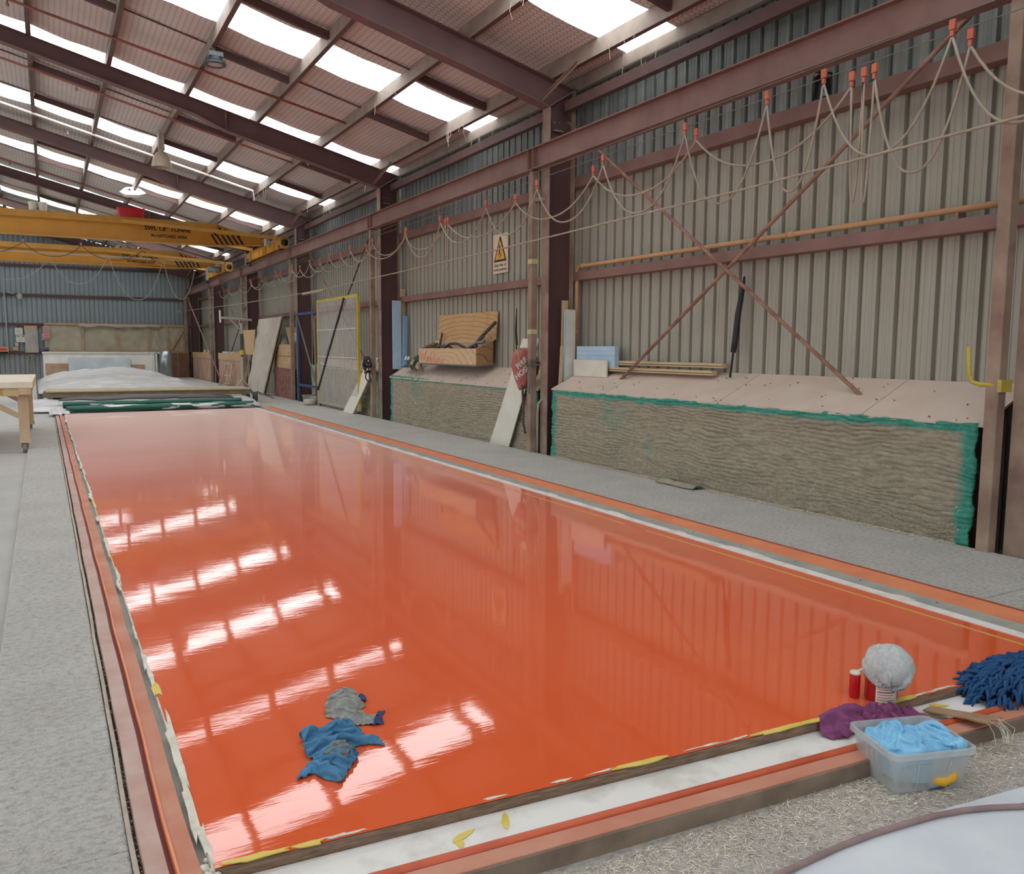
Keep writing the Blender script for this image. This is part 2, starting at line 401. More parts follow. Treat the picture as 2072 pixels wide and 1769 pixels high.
PX0 = lambda y: .34-.0058*(y-2.3)
PFY = lambda x: 2.325-.0686*x                       # slightly skewed front edge
PBY = lambda x: 20.2+.09*x
PXR = 4.28
PLY = mat('raw_ply_edge', (150, 126, 104), (112, 90, 74), 14, .8, 0, .4, 60, st=(1, 1, 8))
WHITEL = mat('white_laminate', (230, 230, 226), (200, 196, 184), 6, .5, 0, .05, 30, lo=.5, hi=.72, detail=8)
PUTTY = mat('white_putty', (228, 224, 210), (206, 202, 188), 20, .8, 0, .5, 60)
YTAPE = mat('yellow_tape', (214, 188, 72), (226, 204, 110), 10, .5)
GREYST = mat('grey_steel_strip', (150, 152, 146), (170, 170, 162), 6, .6, 0, .15, 60)
ORAIL = mat('orange_painted_steel', (214, 128, 88), (226, 142, 100), 5, .55, 0, .08, 60)
ODUST = mat('dusty_orange_steel', (190, 124, 98), (200, 146, 124), 4, .75, 0, .15, 60)
PINKD = mat('pale_dusty_steel', (196, 172, 164), (184, 150, 138), 5, .85, 0, .2, 50)
REDG = mat('dark_red_groove', (132, 30, 24), (110, 22, 20), 8, .4)
REDP = mat('red_orange_pipe', (204, 96, 60), (188, 82, 52), 6, .35)
tb = thing('casting_table', 'large glossy orange gelcoat sheet on a long low casting table', 'casting table', (2.3, 11, -.06))
def fpool(u, v):
    x = PX0(2.3)+(PXR-PX0(2.3))*u; a = PFY(x); b = PBY(x); y = a+(b-a)*v; x = PX0(y)+(PXR-PX0(y))*u
    return (x, y, ZP)
g = MB().grid(fpool, 24, 80)
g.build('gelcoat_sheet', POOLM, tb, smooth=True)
m = MB(); c = [fpool(0, 0), fpool(1, 0), fpool(1, 1), fpool(0, 1)]
m.prism([(a[0], a[1]) for a in c], (0, 0, -.06), (1, 0, 0), (0, 1, 0), (0, 0, .06+ZP-.003)); m.build('plywood_bed', PLY, tb)
# front: white ledge, round red pipe, brown channel
def fr(x, off): return PFY(x)-off
def fstrip(x0, x1, o0, o1, z0, z1): return [(x0, fr(x0, o0)), (x1, fr(x1, o0)), (x1, fr(x1, o1)), (x0, fr(x0, o1))], (0, 0, z0), (1, 0, 0), (0, 1, 0), (0, 0, z1-z0)
MB().prism(*fstrip(.36, 4.75, .003, .165, -.05, .01)).build('white_ledge', WHITEL, tb)
m = MB(); m.tube([(x, fr(x, .18), .018) for x in (.4, 1.5, 2.6, 3.6, 4.75)], .016, 12); m.build('edge_pipe', REDP, tb, smooth=True)
MB().prism(*fstrip(.36, 4.75, .197, .262, -.045, .022)).build('front_channel', ODUST, tb, bevel=.003)
MB().prism(*fstrip(.36, 4.75, .262, .27, -.045, .016)).build('channel_face', mat('rusty_steel', (120, 104, 90), (146, 128, 112), 6, .85, 0, .3, 50), tb)
# right: white strip, grey steel, orange angle
m = MB(); m.box(PXR, PXR+.075, 2.03, 20.55, -.05, ZP+.004); m.build('white_strip', WHITEL, tb)
m = MB(); m.box(PXR+.075, PXR+.29, 1.9, 20.6, -.05, .035); m.build('grey_strip', GREYST, tb)
m = MB(); m.prism([(4.55, .036), (4.735, .05), (4.735, .03), (4.55, .02)], (0, 1.5, 0), (1, 0, 0), (0, 0, 1), (0, 19.4, 0)); m.build('orange_angle', ORAIL, tb)
m = MB(); m.box(4.728, 4.742, 1.5, 20.9, -.05, .056); m.build('angle_lip', mat('red_brown_lip', (150, 74, 50), (160, 84, 60), 8, .6), tb)
for k in range(34):
    y = 2.4+k*.53; MB().lathe([(0, .037), (.006, .037), (.006, .03)], (4.50, y, 0), 8).build('screw', DARK, tb)
# left: grey strip, orange flat, red groove, pale flat
def lstrip(x0, x1, z0, z1, nm, mt, y0=2.2, y1=20.4, wob=0, bev=0):
    m = MB(); n = 60
    def fn(u, v):
        y = y0+(y1-y0)*v; w_ = wob*math.sin(y*5.1)*math.sin(y*1.7)
        q = [(x0, z0), (x0, z1), (x1, z1), (x1, z0)][min(3, int(round(u*3)))]
        return (sk(q[0], y)+w_, y, q[1])
    m.grid(fn, 3, n); return m.build(nm, mt, tb, bevel=bev)
lstrip(.305, .342, -.06, .022, 'grey_strip', GREYST)
lstrip(.247, .306, -.06, .046, 'orange_flat', ODUST, .3, 20.4, .004)
lstrip(.226, .250, -.06, .016, 'red_groove', REDG, .3, 20.4)
lstrip(.245, .252, -.06, .05, 'edge_highlight', mat('orange_edge_highlight', (236, 150, 108), (224, 136, 98), 6, .5), .3, 20.4, .004)  # lighter strip painting the highlight along the rail edge
lstrip(.172, .228, -.06, .036, 'pale_flat', PINKD, .3, 20.4, .003)
lstrip(.147, .160, -.3, .012, 'slab_edging', mat('dusty_edging', (190, 180, 166), (172, 160, 146), 8, .9, 0, .3, 60), .3, 20.4, .003)
# putty and tape scraps along the edges (each its own piece)
def scrap(x, y, z, lx, ly, h, nm, mt, par, rot=0, n=9, jag=.3):
    pts = []
    for k in range(n):
        t = 2*math.pi*k/n; r = 1+random.uniform(-jag, jag); a, b = math.cos(t)*lx*r, math.sin(t)*ly*r
        pts.append((a*math.cos(rot)-b*math.sin(rot), a*math.sin(rot)+b*math.cos(rot)))
    z += random.uniform(0, .0022); return MB().prism(pts, (x, y, z), (1, 0, 0), (0, 1, 0), (0, 0, h)).build(nm, mt, par)
random.seed(3)
y = 2.45
while y < 20:
    L = random.uniform(.05, .22)*(1+y*.06); wd = random.uniform(.004, .017)
    if random.random() < .6 or y > 9:
        scrap(PX0(y)+random.uniform(-.012, .006), y, ZP-.004, wd, L, .007, 'putty_smear', PUTTY if random.random() < .88 else YTAPE, tb, n=15, jag=.45)
    y += L*1.5+random.uniform(0, .06)
m = MB()
for k in range(60):
    y = 2.3+k*.3; m.box(PX0(y)-.006, PX0(y)+.001, y, y+.299, -.04, ZP-.002)
m.build('sheet_edge', PUTTY, tb)
for x, w_ in ((.45, .12), (.6, .06), (1.75, .14), (2.42, .2), (2.62, .17), (3.02, .14), (3.1, .06)):
    scrap(x, PFY(x)+.004, ZP+.001, w_*.75, .013, .004, 'yellow_tape', YTAPE, tb, rot=-.07, n=14, jag=.25)
for x in (.7, 1.2, 1.45, 1.6, 2.05, 2.2, 3.3, 3.2):
    scrap(x, PFY(x)+.012, ZP+.0005, random.uniform(.03, .09), .006, .002, 'paint_fleck', PUTTY, tb, rot=-.07, n=13, jag=.6)
MB().prism([(3.48, PFY(3.48)-.002), (4.25, PFY(4.25)-.002), (4.25, PFY(4.25)+.028), (3.5, PFY(3.5)+.026)], (0, 0, ZP+.001), (1, 0, 0), (0, 1, 0), (0, 0, .002)).build('masking_tape', mat('ochre_tape', (204, 160, 62), (216, 176, 80), 8, .5), tb)
for x, o, a, l in ((1.05, .08, .3, .05), (1.2, .06, 1.1, .05), (1.02, .11, 1.5, .03), (3.05, .06, -.6, .05), (3.15, .09, -.9, .05), (3.22, .04, -.5, .04)):
    scrap(x, fr(x, o), .0105, l, .014, .0015, 'tape_scrap', YTAPE, tb, rot=a, n=7, jag=.2)
OCH = mat('ochre_line_tape', (206, 156, 72), (216, 170, 92), 8, .5)
for (xa, ya), (xb, yb) in (((4.185, 2.2), (4.155, 5.22)), ((4.155, 5.5), (4.125, 9.05)), ((4.11, 9.6), (4.06, 17.9))):
    MB().bar((xa, ya, ZP+.001), (xb, yb, ZP+.001), .018, .002).build('line_tape', OCH, tb)
for k in range(16):
    y = 3+k*1.05+random.uniform(-.3, .3)
    scrap(PXR+.08, y, .036, .02, random.uniform(.05, .2), .018, 'putty_smear', PUTTY, tb, n=13, jag=.5)

# ------------------------------------------------------------------ crane runway
RX = 6.155
rw = thing('crane_runway', 'long brown steel crane runway beam carried on slim posts along the side wall', 'runway beam', (RX, 20, -.13))
ends = [-12]+[y+.27 for y in YF if y > -9]+[44.6]
for a, b in zip(ends[:-1], ends[1:]):
    if b-a < .5: continue
    MB().ibeam((RX, a+.006, 4.18), (RX, b-.006, 4.18), .30, .15, .014, .01).build('beam_segment', BROWNRED, rw)
for y in YF:
    if y < -6: continue
    for dy in (-.07, .07):
        MB().box(RX-.07, RX-.006, y+.27+dy-.006, y+.27+dy+.006, 4.045, 4.315).build('stiffener_plate', BROWNRED, rw)
    m = MB(); m.box(RX-.05, RX+.05, y+.22, y+.32, -.13, 4.03); m.build('support_post', DUSTBROWN, rw, bevel=.008)
    MB().box(RX-.08, RX+.08, y+.19, y+.35, 4.015, 4.03).build('cap_plate', BROWN, rw)
    MB().bar((RX+.0, y+.21, 3.62), (6.26, y+.1, 3.62), .05, .05).build('tie_bracket', DUSTBROWN, rw)
# ------------------------------------------------------------------ along the side wall
def mk_blanket():
    n = NT('teal_filter_blanket'); n.p.inputs['Roughness'].default_value = .95; n.p.inputs['Specular IOR Level'].default_value = .1
    tc = n.n('ShaderNodeTexCoord'); sp = n.n('ShaderNodeSeparateXYZ'); n.l(tc.outputs['Generated'], sp.inputs[0])
    nz = n.noise(3.5, 5, .6)
    top = n.math('SUBTRACT', sp.outputs[2], n.math('MULTIPLY', nz, .09))
    side = n.math('SUBTRACT', .5, n.math('ABSOLUTE', n.math('SUBTRACT', sp.outputs[1], .5)))
    side = n.math('SUBTRACT', side, n.math('MULTIPLY', nz, .03))
    mt = n.ramp(top, [(.86, (0, 0, 0, 1)), (.9, (1, 1, 1, 1))])
    ms = n.ramp(side, [(.0, (1, 1, 1, 1)), (.012, (0, 0, 0, 1))])
    mp = n.ramp(n.noise(.9, 3, .5), [(.64, (0, 0, 0, 1)), (.74, (.45, .45, .45, 1))])
    f = n.math('MAXIMUM', n.math('MAXIMUM', mt, ms), mp)
    dust = n.ramp(n.noise(14, 6, .7, st=(1, 1, 3)), [(.3, lin((158, 149, 130))), (.7, lin((196, 187, 166)))])
    teal = n.ramp(n.noise(30, 4), [(.3, lin((70, 156, 136))), (.7, lin((96, 180, 160)))])
    n.base(n.mix(f, dust, teal)); n.bump(n.noise(60, 5, .75, st=(1, 1, 2)), .8, .02)
    return n.m
BLK = mk_blanket()
LEDGE = mat('dusty_ledge_board', (200, 182, 166), (208, 192, 178), 3, .9, 0, .12, 60)
def blanket(y0, y1, x, zt0, zt1, label, seed):
    t = thing('filter_blanket', label, 'filter blanket', (x, (y0+y1)/2, -.13), 'filter blankets along the wall')
    nu = int((y1-y0)*34)
    def fn(u, v):
        y = y0+(y1-y0)*u; z = -.12+((zt0+(zt1-zt0)*u)+.015*fbm(y*1.7, seed)+.12)*v
        e = .03*fbm(z*6, seed, 4) if u in (0, 1) else 0
        rip = .008*math.sin(z*150+9*fbm(y*1.3, z*2, seed)+3*fbm(y*5, z*4, seed+2))*max(.1, .6+.9*fbm(y*1.6, z*3, seed+5))
        return (x+.03*(1-v)*0-rip-.018*fbm(y*7, z*11, seed, 6)-.035*max(0, 1-v*5)*(1+fbm(y*4, 0, seed)), y+e, z)
    MB().grid(fn, nu, 120).build('blanket', BLK, t, smooth=True, solid=.02)
    return t
blanket(3.80, 9.97, 6.21, .95, .935, 'dusty teal-edged filter blanket in the nearest bay under the cross rods', 1)
blanket(10.62, 16.75, 6.36, .86, .94, 'dusty teal-edged filter blanket below the open plywood box', 2)
blanket(17.45, 22.9, 6.36, .97, 1.06, 'dusty teal-edged filter blanket behind the yellow framed plastic screen', 3)
MB().box(6.09, 6.18, 6.55, 6.95, -.0, .02).build('x', BLK) if False else None
t = thing('fibre_offcut', 'small torn teal filter offcut lying on the walkway below the blanket', 'offcut', (6.0, 6.9, 0))
MB().grid(lambda u, v: (5.98+.16*v+.02*fbm(u*5, v*3), 6.75+.62*u+.03*fbm(u*4, 2), .012+.05*math.sin(math.pi*v)*(.6+.5*fbm(u*6, v*4, 8))), 26, 8).build('offcut_pad', BLK, t, smooth=True, solid=.012)
def ledge(ys, xw, zf, zb, label):
    t = thing('sloping_ledge', label, 'ledge', ((xw+6.83)/2, ys[0], 0), 'sloping ledges above the blankets')
    for a, b in zip(ys[:-1], ys[1:]):
        MB().prism([(xw, zf), (6.825, zb), (6.825, zb-.02), (xw, zf-.02)], (0, a+.004, 0), (1, 0, 0), (0, 0, 1), (0, b-a-.008, 0)).build('board', LEDGE, t)
    MB().box(6.5, 6.52, ys[0], ys[-1], -.13, zf+(zb-zf)*.2).build('backing', mat('dark_backing', (70, 58, 50), (86, 72, 62), 6, .9), t)
ledge([3.75, 4.85, 6.65, 8.7, 10.0], 6.2, .95, 1.25, 'sloping beige board ledge in the nearest bay')
ledge([10.6, 12.0, 14.2, 16.8], 6.34, .90, 1.19, 'sloping beige board ledge under the plywood box')
ledge([17.4, 20.0, 22.9], 6.34, 1.0, 1.2, 'sloping beige board ledge behind the plastic screen')
# brown debris on the ledges
m = MB()
for k in range(110):
    y = random.uniform(3.9, 16.5)
    if 9.9 < y < 10.65: continue
    x0_ = 6.2 if y < 10 else 6.34; zf, zb = (.95, 1.25) if y < 10 else (.90, 1.19)
    u = random.random()**1.6; x = x0_+.02+(6.8-x0_)*u; z = zf+(zb-zf)*(x-x0_)/(6.825-x0_); r = random.uniform(.003, .012)
    a = random.random()*3.1
    m.bar((x-math.cos(a)*r, y-math.sin(a)*r, z+.004), (x+math.cos(a)*r, y+math.sin(a)*r, z+.006+random.random()*.01), r*.7, .008)
tag(m.build('ledge_debris', mat('brown_crumbs', (104, 82, 68), (128, 104, 88), 9, .9)), 'small brown crumbs scattered over the sloping ledges', 'debris', kind='stuff')

# cross rods
def rod(p, q, r, label, mt):
    t = thing('brace_rod', label, 'brace rod', p, 'diagonal wall brace rods')
    MB().tube([p, q], r, 8).build('rod', mt, t, smooth=True)
    d = (Vector(q)-Vector(p)).normalized(); MB().tube([Vector(p)-d*.05, Vector(p)+d*.02], r*2, 6).build('nut', STEEL, t)
ROD = mat('dusty_rod', (140, 96, 84), (170, 134, 116), 6, .7)
rod((6.56, 9.0, 1.01), (6.56, 3.55, 4.68), .021, 'brown diagonal brace rod rising to the right edge in the nearest bay', ROD)
rod((6.53, 4.98, 1.0), (6.53, 10.17, 4.68), .021, 'dusty diagonal brace rod rising towards the column beside the hose cover', ROD)
rod((6.58, 18.0, 4.55), (6.58, 23.3, .5), .018, 'dark brace rod passing behind the yellow framed screen', BROWNDK)
rod((6.55, 23.8, 4.3), (6.55, 18.4, .9), .018, 'dusty brace rod crossing behind the yellow framed screen', ROD)
rod((5.95, 43.2, 4.0), (6.08, 35.0, 0.05), .03, 'long pale prop leaning from the runway end to the floor', ROD)
rod((6.6, 37.6, 4.2), (6.6, 31.0, .6), .02, 'thin brace rod behind the tripod stand', ROD)
rod((6.6, 31.0, 3.9), (6.6, 37.2, .5), .02, 'thin dark brace rod crossing behind the tripod stand', BROWNDK)

# tan gas pipe
TAN = mat('tan_painted_pipe', (206, 162, 118), (192, 148, 108), 5, .6)
t = thing('gas_pipe', 'tan painted pipe running above the middle girt and down beside the column', 'pipe', (6.72, 10.16, 1.2))
MB().tube([(6.72, 3.6, 2.69), (6.72, 10.06, 2.69), (6.72, 10.13, 2.68), (6.72, 10.16, 2.64), (6.72, 10.165, 2.4), (6.72, 10.165, 1.26)], .028, 12).build('pipe_run', TAN, t, smooth=True)
for p in ((6.72, 10.02, 2.69), (6.72, 6.2, 2.69)):
    MB().lathe([(.028, -.04), (.036, -.04), (.036, .04), (.028, .04)], p, 12, 'y').build('coupling', TAN, t, smooth=True)
MB().lathe([(.028, -.03), (.036, -.03), (.036, .03), (.028, .03)], (6.72, 10.165, 1.75), 12).build('coupling', TAN, t, smooth=True)
for y in (4.4, 7.4): MB().box(6.70, 6.80, y-.01, y+.01, 2.60, 2.665).build('pipe_clip', DUSTBROWN, t)

# offcuts and battens on the ledge
FOAMB = mat('blue_foam', (170, 200, 222), (182, 210, 228), 6, .8)
FOAMW = mat('white_board', (226, 226, 216), (212, 208, 194), 4, .7)
PINE = mat('pale_timber', (206, 188, 150), (190, 168, 128), 9, .7, 0, .1, 30, st=(1, .15, 1))
t = thing('foam_offcut', 'light blue ribbed foam offcut on the ledge by the tan pipe', 'foam board', (6.66, 9.55, 1.2))
for z0, z1 in ((1.27, 1.42), (1.422, 1.48), (1.482, 1.55)): MB().box(6.62, 6.69, 9.08, 10.0, z0, z1).build('foam_layer', FOAMB, t)
t = thing('white_offcut', 'cream board offcut standing in front of the blue foam', 'board', (6.57, 9.55, 1.15))
MB().box(6.56, 6.585, 9.18, 9.98, 1.13, 1.36).build('board', FOAMW, t)
for k, (z, yb, x) in enumerate(((1.33, 7.12, 6.74), (1.245, 7.2, 6.66))):
    t = thing('timber_batten', ['upper pale timber batten lying along the ledge top', 'lower pale timber batten lying along the ledge top'][k], 'batten', (x, 8.4, 1.2), 'battens on the ledge')
    MB().box(x-.05, x+.04, yb, 9.9, z-.03, z+.025).build('batten', PINE, t, bevel=.004)
    MB().box(x-.052, x-.05, yb, 9.9, z-.012, z-.004).build('groove', BROWNDK, t)
t = thing('black_pole', 'tattered black wrapped pole leaning on the ribbed wall', 'pole', (6.72, 6.95, 1.2))
MB().tube([(6.68, 6.97, 1.2), (6.70, 6.95, 1.5)], .013, 8).build('spike', DARK, t)
MB().tube([(6.70, 6.955, 1.48), (6.71, 6.94, 1.6), (6.73, 6.93, 1.9), (6.76, 6.90, 2.2), (6.77, 6.895, 2.32)], [.03, .036, .034, .024, .01], 9).build('wrapping', DARK, t, smooth=True)
t = thing('bent_flap', 'dark bent metal flap on the upper cladding beside a cable clip', 'vent flap', (6.8, 6.0, 3.95))
MB().grid(lambda u, v: (6.82-.07*math.sin(math.pi*u)*v, 5.86+.24*u, 3.97+.28*(v-.25*abs(u-.5)*v)), 10, 6).build('flap', mat('shiny_dark_metal', (60, 64, 66), None, rough=.2, metal=.7), t, smooth=True, solid=.004)

# boards leaning at the hose-cover column
t = thing('leaning_timber', 'narrow pale timber leaning against the column behind a white board', 'timber', (6.5, 10.12, 1.0))
MB().bar((6.48, 10.13, 1.02), (6.50, 10.14, 2.2), .09, .03, (0, 1, 0)).build('timber', PINE, t)
t = thing('leaning_white_board', 'tall grey-white board leaning at the column beside the tan pipe', 'board', (6.56, 10.1, 1.0))
MB().bar((6.55, 10.07, 1.06), (6.56, 10.09, 2.07), .17, .02, (0, 1, 0)).build('board', FOAMW, t)
MB().bar((6.455, 10.066, 1.04), (6.468, 10.086, 2.06), .014, .022, (0, 1, 0)).build('edge_strip', FOAMB, t)
t = thing('leaning_batten', 'short cream batten leaning at the foot of the hose-cover column', 'batten', (6.4, 10.08, .9))
MB().bar((6.39, 10.07, .93), (6.43, 10.09, 1.55), .05, .02, (0, 1, 0)).build('batten', PINE, t)
# blue boards at the next column
t = thing('blue_foam_board', 'tall light blue foam board leaning at the second column', 'foam board', (6.58, 16.9, 1.0))
MB().bar((6.545, 16.86, 1.06), (6.57, 16.93, 2.52), .19, .04, (0, 1, 0)).build('board', FOAMB, t)
t = thing('blue_foam_strip', 'shorter darker blue foam strip beside the tall blue board', 'foam board', (6.72, 16.85, 1.1))
MB().bar((6.69, 16.8, 1.06), (6.735, 16.84, 2.2), .09, .05, (0, 1, 0)).build('strip', mat('blue_foam_dark', (128, 168, 206), (140, 178, 212), 6, .8), t)
t = thing('timber_stub', 'short timber stub standing above the blue boards', 'timber', (6.75, 16.96, 2.3))
MB().bar((6.72, 16.96, 1.2), (6.735, 16.98, 2.78), .1, .03, (0, 1, 0)).build('stub', PINE, t)
# green cap and brown gloves
t = thing('green_cap', 'crumpled dark green cloth with cream print beside the plywood box', 'cloth', (6.5, 15.9, 1.1))
MB().grid(lambda u, v: (6.42+.2*v+.03*fbm(u*4, v*4, 2), 15.65+.6*u, 1.12+.05*v+.2*math.sin(math.pi*min(1, u*1.2))*(v**.6)+.05*fbm(u*5, v*5, 1)), 16, 12).build('cloth', mat('dark_green_cloth', (34, 84, 70), (44, 96, 80), 10, .9), t, smooth=True, solid=.01)
for k in range(2): MB().grid(lambda u, v: (6.43+.03*v, 15.92+.14*k+.09*u, 1.27+.07*v), 3, 3).build('print_mark', FOAMW, t, solid=.004)
t = thing('work_glove', 'pile of beige and black work gloves beside the plywood box', 'gloves', (6.45, 15.5, 1.1))
for k in range(3):
    MB().grid(lambda u, v: (6.36+.14*v+.02*fbm(u*5, v*5, k), 15.28+.13*k+.2*u, 1.06+.03*k+.17*math.sin(math.pi*u)*math.sin(math.pi*(.15+.8*v))+.03*fbm(u*6, v*6, k)), 12, 10).build('glove', [mat('beige_leather', (184, 164, 140), (160, 140, 118), 8, .9), DARK, mat('beige_leather', (0, 0, 0))][k], t, smooth=True, solid=.012)

# plywood box
def mk_ply(name, ca, cb, cc):
    n = NT(name); n.p.inputs['Roughness'].default_value = .65
    wv = n.n('ShaderNodeTexWave', wave_type='RINGS'); wv.inputs['Scale'].default_value = 2.4; wv.inputs['Distortion'].default_value = 7; wv.inputs['Detail'].default_value = 2.5; wv.inputs['Detail Scale'].default_value = .8
    n.l(n.co((1, .6, 1.6)), wv.inputs['Vector'])
    a = n.ramp(wv.outputs['Fac'], [(0, lin(cb)), (.12, lin(ca)), (.9, lin(ca))])
    n.base(n.mix(n.math('MULTIPLY', n.ramp(n.noise(3, 4, st=(1, 1, .3)), [(.5, (0, 0, 0, 1)), (.8, (1, 1, 1, 1))]), .6), a, lin(cc))); MATS[name] = n.m; return n.m
PLYF = mk_ply('light_plywood', (214, 186, 148), (186, 152, 112), (196, 160, 118))
PLYL = mk_ply('golden_plywood', (204, 168, 118), (166, 126, 82), (178, 136, 92))
PLYD = mk_ply('brown_plywood', (172, 130, 90), (138, 98, 64), (146, 104, 70))
t = thing('plywood_box', 'open plywood box of hoses with raised lid and pink scrawl on its front', 'box', (6.55, 14, 1.2))
BX0, BX1, BY0, BY1, BZ = 6.38, 6.74, 12.76, 15.26, 1.225
MB().box(BX0, BX0+.018, BY0, BY1, BZ, BZ+.285).build('front_panel', PLYF, t)
MB().prism([(BX0+.018, BZ), (BX1, BZ+.03), (BX1, BZ+.42), (BX0+.018, BZ+.275)], (0, BY0, 0), (1, 0, 0), (0, 0, 1), (0, .018, 0)).build('side_panel', PLYD, t)
MB().prism([(BX0+.018, BZ), (BX1, BZ+.03), (BX1, BZ+.42), (BX0+.018, BZ+.275)], (0, BY1-.018, 0), (1, 0, 0), (0, 0, 1), (0, .018, 0)).build('side_panel', PLYD, t)
MB().box(BX1-.015, BX1, BY0, BY1, BZ+.03, BZ+.44).build('back_panel', PLYF, t)
MB().prism([(BX0, BZ), (BX1, BZ+.03), (BX1, BZ+.0), (BX0, BZ-.03)], (0, BY0, 0), (1, 0, 0), (0, 0, 1), (0, 2.5, 0)).build('base_panel', STEEL, t)
MB().bar((BX1+.012, (BY0+BY1)/2-.07, BZ+.44), (BX1+.055, (BY0+BY1)/2-.07, BZ+.93), 2.44, .018, (1, 0, 0)).build('lid', PLYL, t)
PINKS = mat('pink_marker', (226, 128, 112), None, rough=.7)
for k, pts in enumerate((((0, .2), (.07, .02), (.14, .16), (.21, .02), (.3, .22)), ((.32, .08), (.4, .12), (.42, .03), (.34, .03), (.42, .12), (.45, .03)), ((.5, .12), (.5, .02), (.56, .12), (.6, .02)), ((.7, .22), (.7, .01), (.64, .11), (.78, .11)), ((.8, .02), (.84, .11), (.9, .03), (.93, .12), (.97, .03)), ((1.0, .12), (1.0, .03), (1.1, .03), (1.1, .13)))):
    MB().tube([(BX0-.002, BY1-.06-a, BZ+.03+b-.045*a) for a, b in pts], .006, 5).build('scrawl_stroke', PINKS, t)
MB().tube([(BX0-.003, BY0+.22, BZ+.19), (BX0-.003, BY0+.24, BZ+.03), (BX0-.003, BY0+.1, BZ+.02)], .01, 5).build('white_mark', FOAMW, t)
HOSE = mat('dark_hose', (60, 56, 52), (84, 78, 72), 8, .6)
hz = BZ+.3
for k, pts in enumerate((((6.5, 15.1, hz-.06), (6.5, 14.6, hz+.02), (6.55, 14.2, hz+.03), (6.5, 13.9, hz-.05)), ((6.45, 14.35, hz-.05), (6.47, 14.0, hz+.07), (6.5, 13.75, hz+.07), (6.5, 13.3, hz-.03)), ((6.6, 13.5, hz-.1), (6.6, 12.9, hz+.22), (6.62, 12.5, hz+.42)), ((6.56, 13.4, hz-.1), (6.55, 12.95, hz+.12), (6.56, 12.8, hz+.2)), ((6.5, 13.3, hz-.02), (6.5, 12.95, hz+.08), (6.52, 12.72, hz+.1)), ((6.62, 14.85, hz-.1), (6.68, 14.8, hz+.28)), ((6.45, 12.9, hz-.1), (6.44, 12.88, hz+.05), (6.45, 12.84, hz+.02)), ((6.45, 15.2, hz-.02), (6.55, 14.9, hz+.03), (6.6, 14.85, hz+.08)))):
    MB().tube(pts, .03 if k in (2, 4) else .024, 8).build('hose', HOSE if k not in (4,) else STEEL, t, smooth=True)

# warning sign
t = thing('warning_sign', 'cream sign with yellow warning triangle on the ribbed wall', 'sign', (6.8, 12.65, 2.8))
MB().box(6.795, 6.81, 12.39, 12.92, 2.79, 3.45).build('sign_plate', mat('cream_sign', (226, 212, 186), (216, 200, 172), 3, .6), t, bevel=.004)
BLKP = mat('black_print', (50, 44, 40), None, rough=.7)
def tri(h, w_, z0, x, nm, mt): MB().prism([(-w_, 0), (w_, 0), (w_*.06, h), (-w_*.06, h)], (x, 12.655, z0), (0, -1, 0), (0, 0, 1), (.003, 0, 0)).build(nm, mt, t)
tri(.42, .225, 2.985, 6.791, 'triangle_border', BLKP); tri(.32, .172, 3.02, 6.788, 'triangle_field', mat('sign_yellow', (222, 172, 70), None, rough=.6))
MB().bar((6.787, 12.675, 3.12), (6.787, 12.665, 3.26), .003, .035, (0, 1, 0)).build('hand_symbol', BLKP, t)
MB().tube([(6.786, 12.655+.035*math.cos(a*.6), 3.09+.045*math.sin(a*.6)) for a in range(11)], .004, 5).build('roller_symbol', BLKP, t)
for s in (-1, 1): MB().bar((6.787, 12.655+.02*s, 3.11), (6.787, 12.655+.065*s, 3.09+.01*s), .003, .012, (1, 0, 0)).build('finger_symbol', BLKP, t)
text_piece('lettering', 'keep clear of', BLKP, t, (6.793, 12.655, 2.905), (0, -1, 0), (0, 0, 1), .078, .001)
text_piece('lettering', 'moving machinery', BLKP, t, (6.793, 12.655, 2.835), (0, -1, 0), (0, 0, 1), .064, .001)

# hose cover, post fittings, white planks
REDV = mat('faded_red_vinyl', (190, 128, 120), (164, 82, 78), 4, .6, 0, .2, 20)
t = thing('fire_hose_cover', 'faded red vinyl fire hose cover hanging behind the runway post', 'hose cover', (6.15, 10.6, .85))
pf = [(5.955, 1.43), (6.03, 1.52), (6.27, 1.52), (6.40, 1.30), (6.36, 1.12), (6.21, .92), (6.06, .90), (5.975, 1.1), (5.93, 1.27)]
cx_, cz_ = 6.15, 1.25
def fcov(u, v):
    a = u*len(pf); i = int(a) % len(pf); f = a-int(a); p = pf[i]; q = pf[(i+1) % len(pf)]
    x = p[0]+(q[0]-p[0])*f; z = p[1]+(q[1]-p[1])*f; r = v
    return (cx_+(x-cx_)*r, 10.68-.14*math.sqrt(max(0, 1-r**3))-.01*fbm(x*8, z*8, v), cz_+(z-cz_)*r)
MB().grid(fcov, 45, 10).build('cover_shell', REDV, t, smooth=True, solid=.006)
MB().add([(6.10, 10.555, .93), (6.26, 10.56, 1.02), (6.30, 10.555, 1.2), (6.16, 10.54, 1.25)], [(0, 1, 2, 3)]).build('open_flap', mat('deep_red_vinyl', (140, 26, 30), (120, 20, 24), 6, .5), t, solid=.004)
WP = mat('white_print', (236, 232, 226), None, rough=.7)
a = math.radians(38); ux = (math.cos(a), 0, math.sin(a)); uy = (-math.sin(a), 0, math.cos(a))
text_piece('lettering', 'FIRE', WP, t, (6.035, 10.525, 1.27), ux, uy, .11, .002, bold=.003)
text_piece('lettering', 'HOSE', WP, t, (6.045, 10.525, 1.14), ux, uy, .11, .002, bold=.003)
MB().tube([(6.07, 10.6, .98), (6.075, 10.58, .7), (6.08, 10.58, .42), (6.1, 10.57, .3), (6.105, 10.56, .26)], .018, 8).build('hose_tail', HOSE, t, smooth=True)
